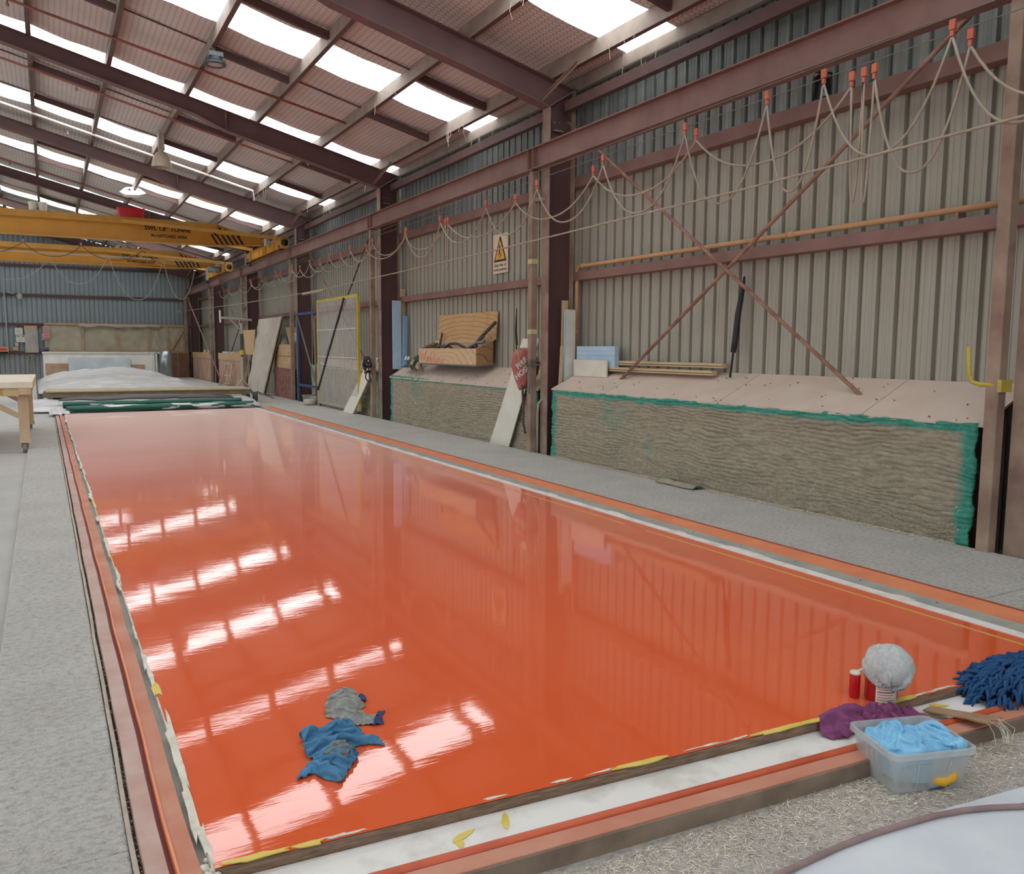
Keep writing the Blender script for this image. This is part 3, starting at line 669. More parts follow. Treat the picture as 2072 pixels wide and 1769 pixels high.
MB().tube([(6.0, 10.64, 1.5), (5.99, 10.66, 1.75), (6.02, 10.7, 2.1)], [.02, .018, .006], 7).build('black_strap', DARK, t)
t = thing('post_clamp', 'steel clamp with hanging chain and yellow bent rod on the runway post', 'clamp', (6.15, 10.42, 1.2))
MB().box(6.07, 6.24, 10.39, 10.55, 1.265, 1.285).box(6.07, 6.24, 10.39, 10.55, 1.33, 1.35).box(6.06, 6.08, 10.38, 10.42, 1.25, 1.36).build('clamp_bar', STEEL, t)
MB().tube([(6.06, 10.40, 1.27), (5.93, 10.40, 1.28), (5.90, 10.40, 1.33), (5.885, 10.42, 1.56)], .011, 7).build('bent_rod', mat('yellow_green_rod', (168, 160, 84), (150, 140, 70), 8, .6), t, smooth=True)
for k in range(8):
    c = Vector((6.055, 10.37, 1.24-k*.038)); q = []
    for i in range(9):
        b = 2*math.pi*i/8; q.append(c+Vector((.013*math.cos(b)*(k % 2), .013*math.cos(b)*(1-k % 2), .026*math.sin(b))))
    MB().tube(q, .006, 5).build('chain_link', STEEL, t)
MB().tube([(6.04, 10.37, .95), (6.04, 10.37, .86)], .022, 8).build('weight', STEEL, t)
t = thing('tape_band', 'pale green tape wound round the runway post at two heights', 'tape', (6.155, 10.47, 1.6))
for z in (1.72, 2.72): MB().box(6.1, 6.21, 10.415, 10.525, z, z+.07).build('tape_wrap', mat('pale_green_tape', (192, 196, 140), (180, 182, 128), 9, .7), t)
t = thing('conduit_loop', 'grey conduit looping at the foot of the hose-cover column', 'conduit', (6.2, 10.36, -.1))
MB().tube([(6.2, 10.37, -.13), (6.2, 10.37, .6), (6.21, 10.36, .72), (6.24, 10.33, .77), (6.3, 10.3, .78)], .018, 8).build('conduit', mat('conduit_grey', (168, 152, 134), None, rough=.7), t, smooth=True)
PLANK = mat('white_plank', (232, 230, 218), (222, 220, 206), 3, .6)
def plank(name, label, q, th):
    t = thing(name, label, 'plank', q[0]); n = (Vector(q[1])-Vector(q[0])).cross(Vector(q[3])-Vector(q[0])).normalized()*th
    b = MB(); v = [Vector(x) for x in q]; b.add(v+[x+n for x in v], [(0, 1, 2, 3), (7, 6, 5, 4), (0, 4, 5, 1), (1, 5, 6, 2), (2, 6, 7, 3), (3, 7, 4, 0)]); b.build('plank', PLANK, t)
plank('white_plank', 'wide white plank leaning behind the fire hose cover', [(6.27, 12.05, -.13), (6.27, 11.4, -.13), (6.31, 10.5, 1.66), (6.31, 11.0, 1.66)], .015)
plank('white_plank', 'narrow white plank leaning behind the post with the black cable hank', [(6.06, 19.1, 0.0), (6.06, 18.38, 0.0), (6.23, 17.12, 1.3), (6.23, 17.65, 1.3)], .02)
t = thing('cable_hank', 'black tangled cable hank tied to the second runway post', 'cable', (6.06, 17.25, 1.1))
for k in range(7):
    c0 = Vector((6.04+.01*k, 17.3+.05*math.sin(k), 1.2)); q = []
    for i in range(13):
        b = 2*math.pi*i/12; q.append(c0+Vector((.03*math.sin(b*2+k)-.05, .14*math.cos(b)+.02*math.sin(3*b+k), .12*math.sin(b)-.03*k*(k % 3))))
    MB().tube(q, .014, 6).build('cable_turn', DARK, t, smooth=True)
t = thing('yellow_hook', 'yellow bent steel hook clamped to the nearest post', 'hook', (6.1, 3.62, 1.25))
YEL = mat('worn_yellow_paint', (200, 180, 60), (180, 160, 70), 10, .6)
MB().tube([(6.13, 3.60, 1.26), (6.10, 3.74, 1.26), (6.09, 3.80, 1.28), (6.085, 3.82, 1.34), (6.08, 3.83, 1.54)], .017, 8).build('hook_rod', YEL, t, smooth=True)
MB().box(6.085, 6.22, 3.57, 3.60, 1.21, 1.30).build('hook_clamp', YEL, t)
# yellow plastic screen, blue frame
def mk_film(name, col, fac):
    n = NT(name); t = n.t
    tr = n.n('ShaderNodeBsdfTransparent'); di = n.n('ShaderNodeBsdfDiffuse'); di.inputs[0].default_value = lin(col)
    gl = n.n('ShaderNodeBsdfGlossy'); gl.inputs['Roughness'].default_value = .25
    m1 = n.n('ShaderNodeMixShader'); m1.inputs[0].default_value = .08; n.l(di.outputs[0], m1.inputs[1]); n.l(gl.outputs[0], m1.inputs[2])
    mx = n.n('ShaderNodeMixShader'); f = n.ramp(n.noise(5, 4, .6, st=(1, 3, .5)), [(.3, (fac-.12,)*3+(1,)), (.7, (fac+.14,)*3+(1,))])
    n.l(f, mx.inputs[0]); n.l(tr.outputs[0], mx.inputs[1]); n.l(m1.outputs[0], mx.inputs[2])
    n.l(mx.outputs[0], t.nodes['Material Output'].inputs[0]); return n.m
FILM = mk_film('clear_plastic_film', (214, 214, 208), .34)
FILMD = mk_film('dusty_plastic_film', (206, 198, 186), .66)
t = thing('plastic_screen', 'yellow framed screen of clear plastic with a black diagonal bar', 'screen', (6.13, 19.8, 0))
sx, sa, sb, s0, s1 = 6.13, 18.12, 21.38, .1, 2.72
YFR = mat('yellow_frame_paint', (206, 186, 62), (190, 170, 60), 6, .6)
MB().box(sx-.03, sx+.03, sa, sb, s1-.07, s1).build('top_rail', YFR, t); MB().box(sx-.03, sx+.03, sa, sb, s0-.03, s0+.03).build('bottom_rail', mat('grey_rail', (168, 160, 146), None, rough=.7), t)
for y in (sa, sb-.06): MB().box(sx-.03, sx+.03, y, y+.06, s0+.03, s1-.07).build('side_rail', YFR, t)
for y in (sa+.1, sb-.1): MB().box(sx-.02, sx+.02, y-.02, y+.02, 0, s0-.03).build('foot', BROWN, t)
MB().grid(lambda u, v: (sx-.036-.012*abs(fbm(u*9, v*2.5, 3)), sa+.06+(sb-sa-.12)*u, s0+(s1-s0-.05)*v), 30, 24).build('plastic_film', FILM, t, smooth=True)
for z in (1.95, 1.28): MB().box(sx-.05, sx-.046, sa+.06, sb-.06, z-.008, z+.008).build('seam_tape', FOAMW, t)
MB().bar((sx-.06, 19.0, 2.66), (sx-.06, 21.28, .42), .03, .04).build('diagonal_bar', DARK, t)
t = thing('blue_door_frame', 'blue painted steel frame with grey diagonal standing by the third column', 'frame', (6.13, 22.5, .3))
BLU = mat('blue_paint', (58, 84, 132), (48, 72, 118), 5, .6)
MB().box(6.11, 6.16, 21.5, 23.42, 2.40, 2.46).build('top_rail', BLU, t); MB().box(6.11, 6.16, 21.5, 23.42, .44, .5).build('bottom_rail', BLU, t); MB().box(6.11, 6.16, 23.36, 23.42, 0, 2.40).build('side_rail', BLU, t)
MB().bar((6.10, 23.3, 2.36), (6.10, 21.5, .5), .03, .04).build('diagonal_bar', STEEL, t)
MB().tube([(6.2, 21.9, 0), (6.2, 21.95, 2.2), (6.2, 21.9, 2.3), (6.2, 21.75, 2.33)], .025, 8).build('grey_tube', DUSTBROWN, t)
t = thing('clear_bucket', 'clear plastic bucket with white residue on the walkway', 'bucket', (5.98, 21.75, 0))
MB().lathe([(.0, .01), (.15, .01), (.17, .02), (.19, .26), (.2, .26)], (5.98, 21.75, 0), 18).build('bucket_wall', FILM, t, smooth=True)
MB().lathe([(0, .16), (.16, .15), (.165, .02), (0, .015)], (5.98, 21.75, 0), 16).build('residue', PUTTY, t, smooth=True)
MB().lathe([(.19, .25), (.205, .25), (.205, .27), (.19, .27)], (5.98, 21.75, 0), 18).build('rim', STEEL, t, smooth=True)

# pink insulation, cartons, draped board and the far bays
PINKI = mat('pink_insulation', (172, 122, 112), (140, 96, 88), 9, .95, 0, 1, 40, bdist=.04)
CART = mat('carton_board', (206, 172, 130), (194, 158, 118), 5, .8, 0, .1, 20)
t = thing('insulation_batt', 'shaggy pink insulation batt standing below the cartons', 'insulation', (6.25, 25, -.1))
MB().grid(lambda u, v: (6.2-.04*fbm(u*9, v*5, 2, 5), 24.15+2.3*u, -.1+.97*v), 60, 30).build('batt', PINKI, t, smooth=True, solid=.06)
for k, (y0, y1, z0, z1) in enumerate(((24.15, 25.1, .88, 1.24), (25.12, 26.5, .88, 1.24), (24.15, 25.2, 1.25, 1.60), (25.22, 26.5, 1.25, 1.60))):
    t = thing('carton', ['lower right dusty carton above the pink batt', 'lower left dusty carton above the pink batt', 'upper right dusty carton above the pink batt', 'upper left dusty carton above the pink batt'][k], 'carton', (6.4, y0, z0), 'cartons above the pink batt')
    MB().box(6.2, 6.62, y0, y1, z0, z1).build('carton_body', CART, t, bevel=.01); MB().box(6.193, 6.2, y0, y1, (z0+z1)/2-.02, (z0+z1)/2+.02).build('carton_tape', PINE, t)
t = thing('tilted_panel', 'tilted carton lid with pale label lying on the cartons', 'panel', (6.4, 24.6, 1.6))
MB().bar((6.35, 24.2, 1.62), (6.5, 25.2, 2.1), .5, .03).build('panel', CART, t); MB().bar((6.3, 24.3, 1.7), (6.4, 24.75, 1.93), .2, .034).build('label_patch', FOAMW, t)
t = thing('plastic_bag', 'small crumpled clear bag lying on the cartons', 'bag', (6.35, 26.0, 1.6))
MB().grid(lambda u, v: (6.25+.25*v, 25.8+.45*u, 1.6+.3*math.sin(math.pi*u)*math.sin(math.pi*v)*(1+.6*fbm(u*5, v*5, 1))), 12, 12).build('bag_skin', FILMD, t, smooth=True)
t = thing('draped_board', 'tall board draped in dusty plastic sheet leaning on the column', 'board', (6.0, 27, 0))
def fd(u, v):
    y = (28.9-2.3*u)*(1-v)+(28.7-3.2*u)*v; x = 5.85*(1-v)+6.22*v; z = 2.42*v+.0
    return (x-.05*abs(fbm(u*5+v*2, v*3, 6))-.02*math.sin(u*16+3*v)*(1-v), y, z+.02)
MB().grid(fd, 30, 34).build('plastic_drape', mat('dusty_white_sheet', (206, 194, 180), (188, 176, 164), 3, .7, 0, .2, 12), t, smooth=True, solid=.01)
MB().add([(5.93, 28.85, 0), (5.93, 26.7, 0), (6.27, 25.6, 2.38), (6.27, 28.65, 2.38)], [(0, 1, 2, 3)]).build('backing_board', PLYD, t, solid=.02)
MB().bar((5.82, 26.55, 0.02), (6.17, 25.4, 2.44), .05, .03).build('edge_batten', FOAMW, t)
t = thing('cardboard_sheet', 'brown cardboard sheet fixed to a slim pole by the fourth column', 'cardboard', (6.05, 29.6, 0))
MB().add([(6.05, 28.85, 1.26), (6.05, 30.1, 1.26), (6.05, 30.45, 2.1), (6.05, 28.5, 2.1)], [(0, 1, 2, 3)]).build('sheet', CART, t, solid=.02)
MB().tube([(6.08, 29.9, 0), (6.08, 29.6, 1.5)], .03, 8).build('pole', DUSTBROWN, t)
MB().bar((6.02, 30.6, 0), (6.1, 29.4, 1.4), .08, .03).build('leaning_slat', PINE, t)
STPLY = mat('stained_ply', (198, 170, 144), (182, 142, 124), 2.2, .85, 0, .1, 14)
for k, (a, b, lb) in enumerate(((31.3, 36.5, 'stained plywood bulkhead behind the folded chair frame'), (37.95, 43.6, 'stained plywood bulkhead in the last bay'))):
    t = thing('plywood_bulkhead', lb, 'bulkhead', (6.25, a, -.1))
    MB().box(6.22, 6.25, a, b, -.1, 1.0).build('lower_sheet', STPLY, t); MB().box(6.2, 6.23, a+.02, b-.02, 1.0, 1.27).build('upper_sheet', CART, t)
for k in range(6):
    lb = ['round timber offcut on the far bulkhead', 'pale stone lump on the far bulkhead', 'small timber block on the far bulkhead', 'blue folded sheet on the chair bulkhead', 'yellow timber strip on the chair bulkhead', 'short batten on the chair bulkhead'][k]
    t = thing('bulkhead_offcut', lb, 'offcut', (6.3, 39+k, 1.27)); y = [40.2, 39.2, 38.4, 35.3, 33.6, 32.4][k]
    scrap(6.3, y, 1.2701, .08, [.3, .2, .25, .6, .7, .4][k], [.12, .14, .1, .06, .06, .08][k], 'lump', [PINE, PUTTY, CART, FOAMB, PINE, CART][k], t)
t = thing('folded_chair_frame', 'beige folded tubular chair frame leaning on the bulkhead', 'chair', (6.0, 33.2, 0))
CH = mat('beige_tube', (196, 176, 152), None, rough=.6)
MB().tube([(5.9, 34.4, 0), (6.08, 34.25, .75), (6.1, 34.15, .85), (6.1, 33.0, .85), (6.08, 32.9, .75), (5.95, 32.8, .12), (5.93, 32.9, .05)], .028, 8).build('outer_tube', CH, t, smooth=True)
MB().tube([(5.95, 34.1, .1), (6.02, 34.0, .4), (6.05, 33.1, .42), (5.98, 33.0, .1), (5.95, 34.1, .1)], .025, 8).build('inner_tube', CH, t, smooth=True)
MB().bar((6.05, 34.2, .38), (6.05, 32.95, .38), .04, .03).build('cross_bar', CH, t); MB().tube([(5.85, 34.55, 0), (6.1, 34.2, .7)], .025, 8).build('rear_leg', CH, t)
t = thing('tripod_stand', 'tall grey tripod stand with a horizontal arm in the far bay', 'stand', (5.55, 28.6, 0))
LG = mat('light_grey_paint', (176, 174, 168), None, rough=.5)
MB().tube([(5.62, 28.6, .2), (5.62, 28.6, 2.3)], .03, 8).build('pole', LG, t)
MB().tube([(4.95, 28.4, 2.46), (6.0, 28.8, 2.42)], .035, 8).build('arm', LG, t); MB().tube([(5.62, 28.6, 2.05), (5.25, 28.5, 2.42)], .02, 6).build('strut', LG, t); MB().tube([(5.62, 28.6, 2.05), (5.55, 28.6, 2.42)], .02, 6).build('strut', LG, t)
MB().tube([(4.93, 28.4, 2.3), (4.92, 28.4, 2.7)], .03, 8).build('arm_end', FOAMW, t)
for dx, dy in ((-.45, -.3), (.35, .1), (0, .5)): MB().tube([(5.62, 28.6, .45), (5.62+dx, 28.6+dy, 0)], .025, 6).build('leg', LG, t)
MB().tube([(5.62, 28.6, 1.2), (5.62, 28.6, 1.95)], .05, 8).build('black_wrap', HOSE, t); MB().tube([(5.62, 28.6, 1.25), (5.62, 28.6, 1.42)], .07, 8).build('yellow_wrap', YEL, t)
# ------------------------------------------------------------------ overhead cranes
CY1 = mat('crane_yellow', (206, 144, 44), (194, 132, 42), 2, .5, 0, .03, 30)
CY2 = mat('crane_yellow_dusty', (206, 152, 70), (194, 140, 62), 3, .7)
def crane(dy, label, motor):
    t = thing('overhead_crane', label, 'crane', (6.155, 27.2+dy, 4.33), 'overhead cranes on the runway')
    yg = 27.0+dy
    XT = 4.66; XA = -14.4
    web = [(XA, 4.60), (4.5, 4.60), (5.95, 4.70), (6.05, 4.74), (6.05, 4.84), (XT, 5.22), (XA, 5.22)]
    MB().prism(web, (0, yg, 0), (1, 0, 0), (0, 0, 1), (0, .02, 0)).build('girder_web', CY1, t)
    MB().prism(web, (0, yg+.2, 0), (1, 0, 0), (0, 0, 1), (0, .02, 0)).build('girder_web', CY1, t)
    m = MB()
    for (a, b), (c, d) in (((XA, 4.59), (4.5, 4.59)), ((4.5, 4.59), (6.0, 4.70))): m.bar((a, yg+.11, b), (c, yg+.11, d), .32, .02)
    m.bar((XT, yg+.11, 5.225), (6.05, yg+.11, 4.845), .26, .014)
    m.build('girder_flange', CY2, t)
    MB().box(XA, XT, yg-.13, yg+.34, 5.05, 5.235).build('top_channel', CY2, t)
    for s, yo in ((-1, -.14), (1, .36)):
        MB().bar((2.0, yg+yo, 5.12), (6.1, yg+.1+s*1.75, 4.74), .03, .10).build('plan_brace', CY2, t)
        MB().box(1.85, 2.15, yg+yo-.012*s-.012, yg+yo-.012*s+.012, 5.06, 5.17).build('brace_lug', CY2, t)
    c0, c1 = 24.72+dy, 29.65+dy
    MB().box(6.05, 6.26, c0+.05, c1-.05, 4.39, 4.66).build('end_carriage', CY1, t, bevel=.008)
    m = MB(); m.box(6.03, 6.05, c0+.05, c1-.05, 4.64, 4.66); m.box(6.03, 6.05, c0+.05, c1-.05, 4.39, 4.41)
    for y in (c0+.9, c0+2, yg-.4, yg+.6, c1-.9): m.box(6.03, 6.05, y-.01, y+.01, 4.41, 4.64)
    m.build('carriage_rib', CY1, t)
    MB().box(6.03, 6.27, c0+.02, c0+.07, 4.38, 4.72).build('end_plate', CY1, t)
    for y in (c0+.28, c1-.28):
        wl_ = MB().lathe([(0, -.13), (.03, -.13), (.03, -.11), (.07, -.11), (.10, -.09), (.10, .09), (0, .09)], (6.155, y, 4.432), 18, 'x').build('wheel', DARK, t, smooth=True)
    MB().lathe([(0, -.06), (.04, -.06), (.045, -.05), (.08, -.05), (.10, 0), (0, 0)], (6.15, c0+.02, 4.55), 16, 'y').build('buffer', DARK, t, smooth=True)
    BLKH = mat('black_hatch', (40, 32, 28), None, rough=.7)
    for k in range(6):
        x = 4.46+k*.155
        MB().prism([(x, 4.93), (x+.07, 4.93), (x+.25, 4.64), (x+.18, 4.64)], (0, yg-.004, 0), (1, 0, 0), (0, 0, 1), (0, .003, 0)).build('hatch_stripe', BLKH, t)
    for k in range(5):
        x = 4.52+k*.17; zt_ = min(5.2, 5.2-(x-4.62)*.27) if x > 4.62 else 5.04
        MB().prism([(x, zt_-.02), (x+.07, zt_-.04), (x+.16, zt_-.15), (x+.09, zt_-.15)], (0, yg-.004, 0), (1, 0, 0), (0, 0, 1), (0, .003, 0)).build('hatch_stripe', BLKH, t)
    text_piece('lettering', 'SWL 1.89 TONNE', BLKH, t, (3.27, yg-.003, 4.93), (1, 0, 0), (0, 0, 1), .17, .001, sx=.97, bold=.006)
    text_piece('lettering', 'IN HATCHED AREA', BLKH, t, (3.3, yg-.003, 4.735), (1, 0, 0), (0, 0, 1), .125, .001, sx=.92, bold=.004)
    MB().box(5.92, 6.03, c0+1.3, c0+1.62, 4.60, 4.80).build('limit_box', LG, t)
    MB().tube([(6.0, c1-.9, 4.7), (6.0, c1-.9, 4.2)], .02, 6).build('cable_arm', STEEL, t); MB().box(5.96, 6.03, c1-.98, c1-.84, 4.18, 4.34).build('collector', DARK, t)
    if motor:
        MB().lathe([(0, 0), (.1, 0), (.12, .03), (.12, .42), (.09, .46), (0, .46)], (5.56, c0+1.2, 4.52), 16, 'x').build('motor', mat('motor_grey', (140, 152, 154), (120, 132, 136), 6, .5), t, smooth=True)
        MB().box(5.5, 5.56, c0+1.1, c0+1.3, 4.1, 4.55).build('motor_bracket', LG, t)
    return t
crane(0, 'nearer yellow overhead crane girder with a red tub on top', False)
crane(8.5, 'farther yellow overhead crane girder with a grey motor', True)
# things standing on the near crane
t = thing('red_tub', 'red plastic tub standing on the nearer crane girder', 'tub', (2.28, 27.1, 5.235))
REDPL = mat('red_plastic', (206, 34, 40), (190, 28, 36), 6, .4)
def tub(t, cx, cy, z0, h, w0, d0, w1, d1, mt, rim=.012, th=.006, nm='tub_wall'):
    m = MB()
    def ring(wd, dp, z, r=.03):
        q = []
        for sx_, sy_, a0 in ((1, 1, 0), (-1, 1, 90), (-1, -1, 180), (1, -1, 270)):
            for k in range(4):
                a = math.radians(a0+30*k); q.append((cx+sx_*(wd/2-r)+r*math.cos(a), cy+sy_*(dp/2-r)+r*math.sin(a), z))
        return q
    rings = [ring(w0-2*th, d0-2*th, z0+h*.02+th), ring(w1-2*th, d1-2*th, z0+h), ring(w1, d1, z0+h), ring(w0, d0, z0)]
    v = [p for r in rings for p in r]; n = 16; f = []
    for i in range(3):
        for k in range(n): f.append((i*n+k, i*n+(k+1) % n, (i+1)*n+(k+1) % n, (i+1)*n+k))
    f.append(tuple(range(n))); f.append(tuple(3*n+k for k in range(n)))
    m.add(v, f); m.build(nm, mt, t, smooth=True, auto=True)
    m = MB(); ra = ring(w1-.002, d1-.002, z0+h-.018); rb = ring(w1+rim*2, d1+rim*2, z0+h-.018); rc = ring(w1+rim*2, d1+rim*2, z0+h+.002); rd = ring(w1-.004, d1-.004, z0+h+.002)
    v = ra+rb+rc+rd; f = []
    for i in range(4):
        for k in range(n): f.append((i*n+k, i*n+(k+1) % n, ((i+1) % 4)*n+(k+1) % n, ((i+1) % 4)*n+k))
    m.add(v, f); m.build('rim', mt, t, smooth=True, auto=True)
tub(t, 2.28, 27.1, 5.236, .27, .62, .4, .7, .46, REDPL, .015)
WPL = mat('white_plastic', (222, 220, 210), (210, 208, 198), 4, .5)
for k, x in enumerate((-.2, .04)):
    t = thing('white_bucket', ['left white plastic bucket on the nearer crane', 'right white plastic bucket on the nearer crane'][k], 'bucket', (x, 27.05, 5.235), 'white buckets on the crane')
    MB().lathe([(0, .002), (.095, .002), (.112, .24), (.104, .24), (.09, .012), (0, .012)], (x, 27.05, 5.235), 20).build('bucket_wall', WPL, t, smooth=True, auto=True)
    MB().lathe([(.112, .215), (.12, .215), (.12, .245), (.104, .245)], (x, 27.05, 5.235), 20).build('rim', WPL, t, smooth=True, auto=True)

# ------------------------------------------------------------------ festoon cables and rope
CAB = mat('grey_cable', (176, 164, 146), (158, 146, 130), 6, .7)
CLIP = mat('orange_clip', (208, 116, 90), (196, 104, 80), 6, .5)
def loop(p, q, sag, n=18):
    p = Vector(p); q = Vector(q); out = []
    for i in range(n+1):
        s = i/n; e = 2*s-1; a = p.lerp(q, s); a.z -= sag*(1-abs(e)**2.3)
        if sag > .9: a.y += (q.y-p.y)*.18*math.sin(2*math.pi*s)*-1*0
        out.append(a)
    return out
def festoon(label, x, hooks, sags, zw, wire_end):
    t = thing('festoon_cable', label, 'cable', (x, hooks[0], zw(hooks[0])-.5), 'festoon cables below the runway beam')
    MB().tube([(x, 1.0, zw(1.0)), (x, wire_end, zw(wire_end))], .004, 5).build('support_wire', STEEL, t)
    ps = []
    for y in hooks:
        z = zw(y); c = MB().box(x-.015, x+.015, y-.024, y+.024, z-.055, z+.02).build('clip', CLIP, t, bevel=.005)
        MB().box(x-.012, x+.012, y-.014, y+.014, z-.10, z-.06).build('clip_tail', CLIP, c); ps.append((x, y, z-.10))
    for a, b, s in zip(ps[:-1], ps[1:], sags): MB().tube(loop(a, b, s), .011, 6).build('cable_loop', CAB, t, smooth=True)
h1 = [1.6, 2.9, 4.03, 5.20, 5.85, 6.99, 8.47, 10.03, 11.55, 13.25, 14.83, 16.66, 18.1, 19.7, 21.4, 23.2, 25.0, 26.9, 28.6]
s1_ = [.8, .75, .72, .85, .8, .68, .55, .5, .42, .5, .3, .28, .28, .26, .26, .25, .22, .22]
festoon('upper festoon cable hung in loops from orange clips', 5.95, h1, s1_, lambda y: 4.02-.0235*y if y < 12 else 3.738, 31)
h2 = [2.6, 3.91, 4.72, 4.82, 4.94, 6.86, 8.73, 10.70, 13.02, 13.12, 14.95, 17.18, 18.9, 20.6, 22.5, 24.6, 26.5, 28.6, 30.6, 32.6, 34.5]
s2_ = [.5, .82, .98, .95, .42, .38, .36, .34, .75, .3, .28, .28, .26, .26, .25, .25, .22, .22, .2, .2]
festoon('lower festoon cable hung in loops from orange clips', 5.99, h2, s2_, lambda y: 3.90-.018*y if y < 12 else 3.684, 36)
t = thing('crane_festoon', 'thin cable looping from pink clips along the farther crane', 'cable', (2, 34.9, 4.4))
cp = [(-3.2, 34.9, 5.2), (-.62, 34.9, 5.2), (1.22, 34.9, 5.2), (3.3, 34.9, 5.15), (5.2, 34.9, 5.0)]
MB().tube([(-6, 34.95, 4.9), (6, 34.95, 4.84)], .025, 6).build('track_tube', LG, t)
for p in cp: MB().box(p[0]-.03, p[0]+.03, 34.88, 34.92, p[2], p[2]+.1).build('clip', CLIP, t)
for a, b in zip(cp[:-1], cp[1:]): MB().tube(loop(a, b, .45), .014, 6).build('cable_loop', HOSE, t)
for a, b, s in (((2.1, 34.8, 4.9), (4.0, 34.8, 4.85), 1.6), ((4.0, 34.8, 4.85), (5.2, 34.8, 4.85), 1.5), ((.2, 34.8, 4.7), (2.1, 34.8, 4.9), 1.0), ((-2.6, 34.8, 4.8), (.2, 34.8, 4.7), .9)):
    MB().tube(loop(a, b, s), .012, 6).build('hanging_loop', CAB, t)
t = thing('tether_rope', 'long taut rope stretched across the side wall to the far end', 'rope', (5.9, 20, 2.85))
MB().tube([(5.9, .5, 3.2), (5.9, 3.43, 3.11), (5.9, 6.1, 3.04), (5.9, 11.2, 2.97), (5.9, 20.7, 2.91), (5.86, 30, 3.0), (5.75, 44.4, 3.25)], .011, 6).build('rope', CAB, t, smooth=True)
MB().tube([(5.9, 20.0, 2.90), (5.9, 21.9, 2.905)], .035, 8).build('coil', mat('frayed_rope', (190, 176, 152), (160, 146, 124), 30, .9, 0, .8, 80), t)
MB().tube([(5.75, 44.0, 3.24), (5.75, 44.6, 3.26)], .05, 6).build('anchor', LG, t)

# ------------------------------------------------------------------ roof services and lamps
def spr(label, pts, mt, heads, r=.022):
    t = thing('sprinkler_pipe', label, 'pipe', pts[0], 'sprinkler pipes under the purlins')
    MB().tube(pts, r, 8).build('pipe_run', mt, t, smooth=True)
    for f in heads:
        a = Vector(pts[0]).lerp(Vector(pts[-1]), f); MB().lathe([(0, -.11), (.02, -.11), (.03, -.08), (.012, -.05), (.012, 0)], a, 8).build('sprinkler_head', STEEL, t)
RP = mat('red_oxide_pipe', (158, 92, 78), (140, 80, 70), 4, .6)
pz = lambda x: zt(x)-.035
spr('red sprinkler pipe in front of the second roof frame', [(-3, 15.85, pz(-3)), (4.9, 15.05, pz(4.9))], RP, (.34,))
spr('red sprinkler pipe just beyond the second roof frame', [(-3, 18.95, pz(-3)), (4.9, 18.8, pz(4.9))], RP, (.47,))
spr('white sprinkler pipe below the third skylight strip', [(-3, 22.3, pz(-3)), (4.85, 22.67, pz(4.85)), (4.87, 22.67, pz(4.85)-.25)], mat('white_pipe', (226, 214, 208), None, rough=.5), (.46,), .026)
spr('red sprinkler pipe beyond the white fabric lamp', [(-3, 29.2, pz(-3)), (4.5, 29.6, pz(4.5))], RP, (.3,))
t = thing('led_high_bay', 'dark round LED high bay lamp hanging from a chain', 'lamp', (2.5, 14.2, 5.93))
GUN = mat('gunmetal', (70, 78, 84), (90, 98, 102), 8, .45, .3); DIF = mat('grey_diffuser', (186, 172, 166), None, rough=.4)
MB().lathe([(.11, .0), (.165, -.005), (.175, .01), (.172, .03), (.12, .05), (.1, .06), (.1, .11), (.0, .11)], (2.5, 14.2, 5.93), 24).build('housing', GUN, t, smooth=True, auto=True)
MB().lathe([(0, .004), (.11, .004)], (2.5, 14.2, 5.93), 24).build('lens', DIF, t)
for k in range(20):
    a = 2*math.pi*k/20; MB().bar((2.5+.105*math.cos(a), 14.2+.105*math.sin(a), 5.985), (2.5+.165*math.cos(a), 14.2+.165*math.sin(a), 5.965), .012, .03).build('cooling_fin', GUN, t)
MB().box(2.40, 2.62, 14.1, 14.3, 6.04, 6.12).build('driver_box', mat('driver_grey', (120, 132, 136), None, rough=.5), t, bevel=.015)
MB().tube([(2.5, 14.2, 6.12), (2.5, 14.2, 6.3), (2.48, 14.2, 6.42)], .012, 6).build('chain', STEEL, t)
MB().tube([(2.52, 14.2, 6.12), (2.42, 14.15, 6.2), (2.40, 14.1, 6.3), (2.47, 14.0, 6.38), (2.44, 13.8, 6.4)], .008, 6).build('supply_cable', CAB, t)
t = thing('bell_high_bay', 'old cream bell shaped high bay lamp under the second bay', 'lamp', (2.4, 20.5, 5.48))
CRM = mat('cream_enamel', (206, 192, 168), (194, 180, 156), 5, .5)
MB().lathe([(.205, 0), (.21, .0), (.2, .12), (.17, .22), (.11, .31), (.055, .35), (.055, .40), (.0, .40)], (2.4, 20.5, 5.49), 24).build('bell_shade', CRM, t, smooth=True, auto=True)
MB().box(2.34, 2.46, 20.44, 20.56, 5.88, 6.22).build('perforated_stem', CRM, t)
for s in (-1, 1): MB().bar((2.4+s*.05, 20.42, 5.85), (2.4+s*.03, 20.43, 6.3), .02, .04).build('hanger_strap', LG, t)
for k in range(4):
    for s in (-1, 1): MB().lathe([(0, -.002), (.012, -.002)], (2.4+s*.03, 20.438, 5.98+.06*k), 8, 'y').build('stem_hole', DARK, t)
MB().tube([(2.4, 20.5, 6.2), (2.42, 20.5, zt(2.42)+.05)], .02, 6).build('hook', STEEL, t)
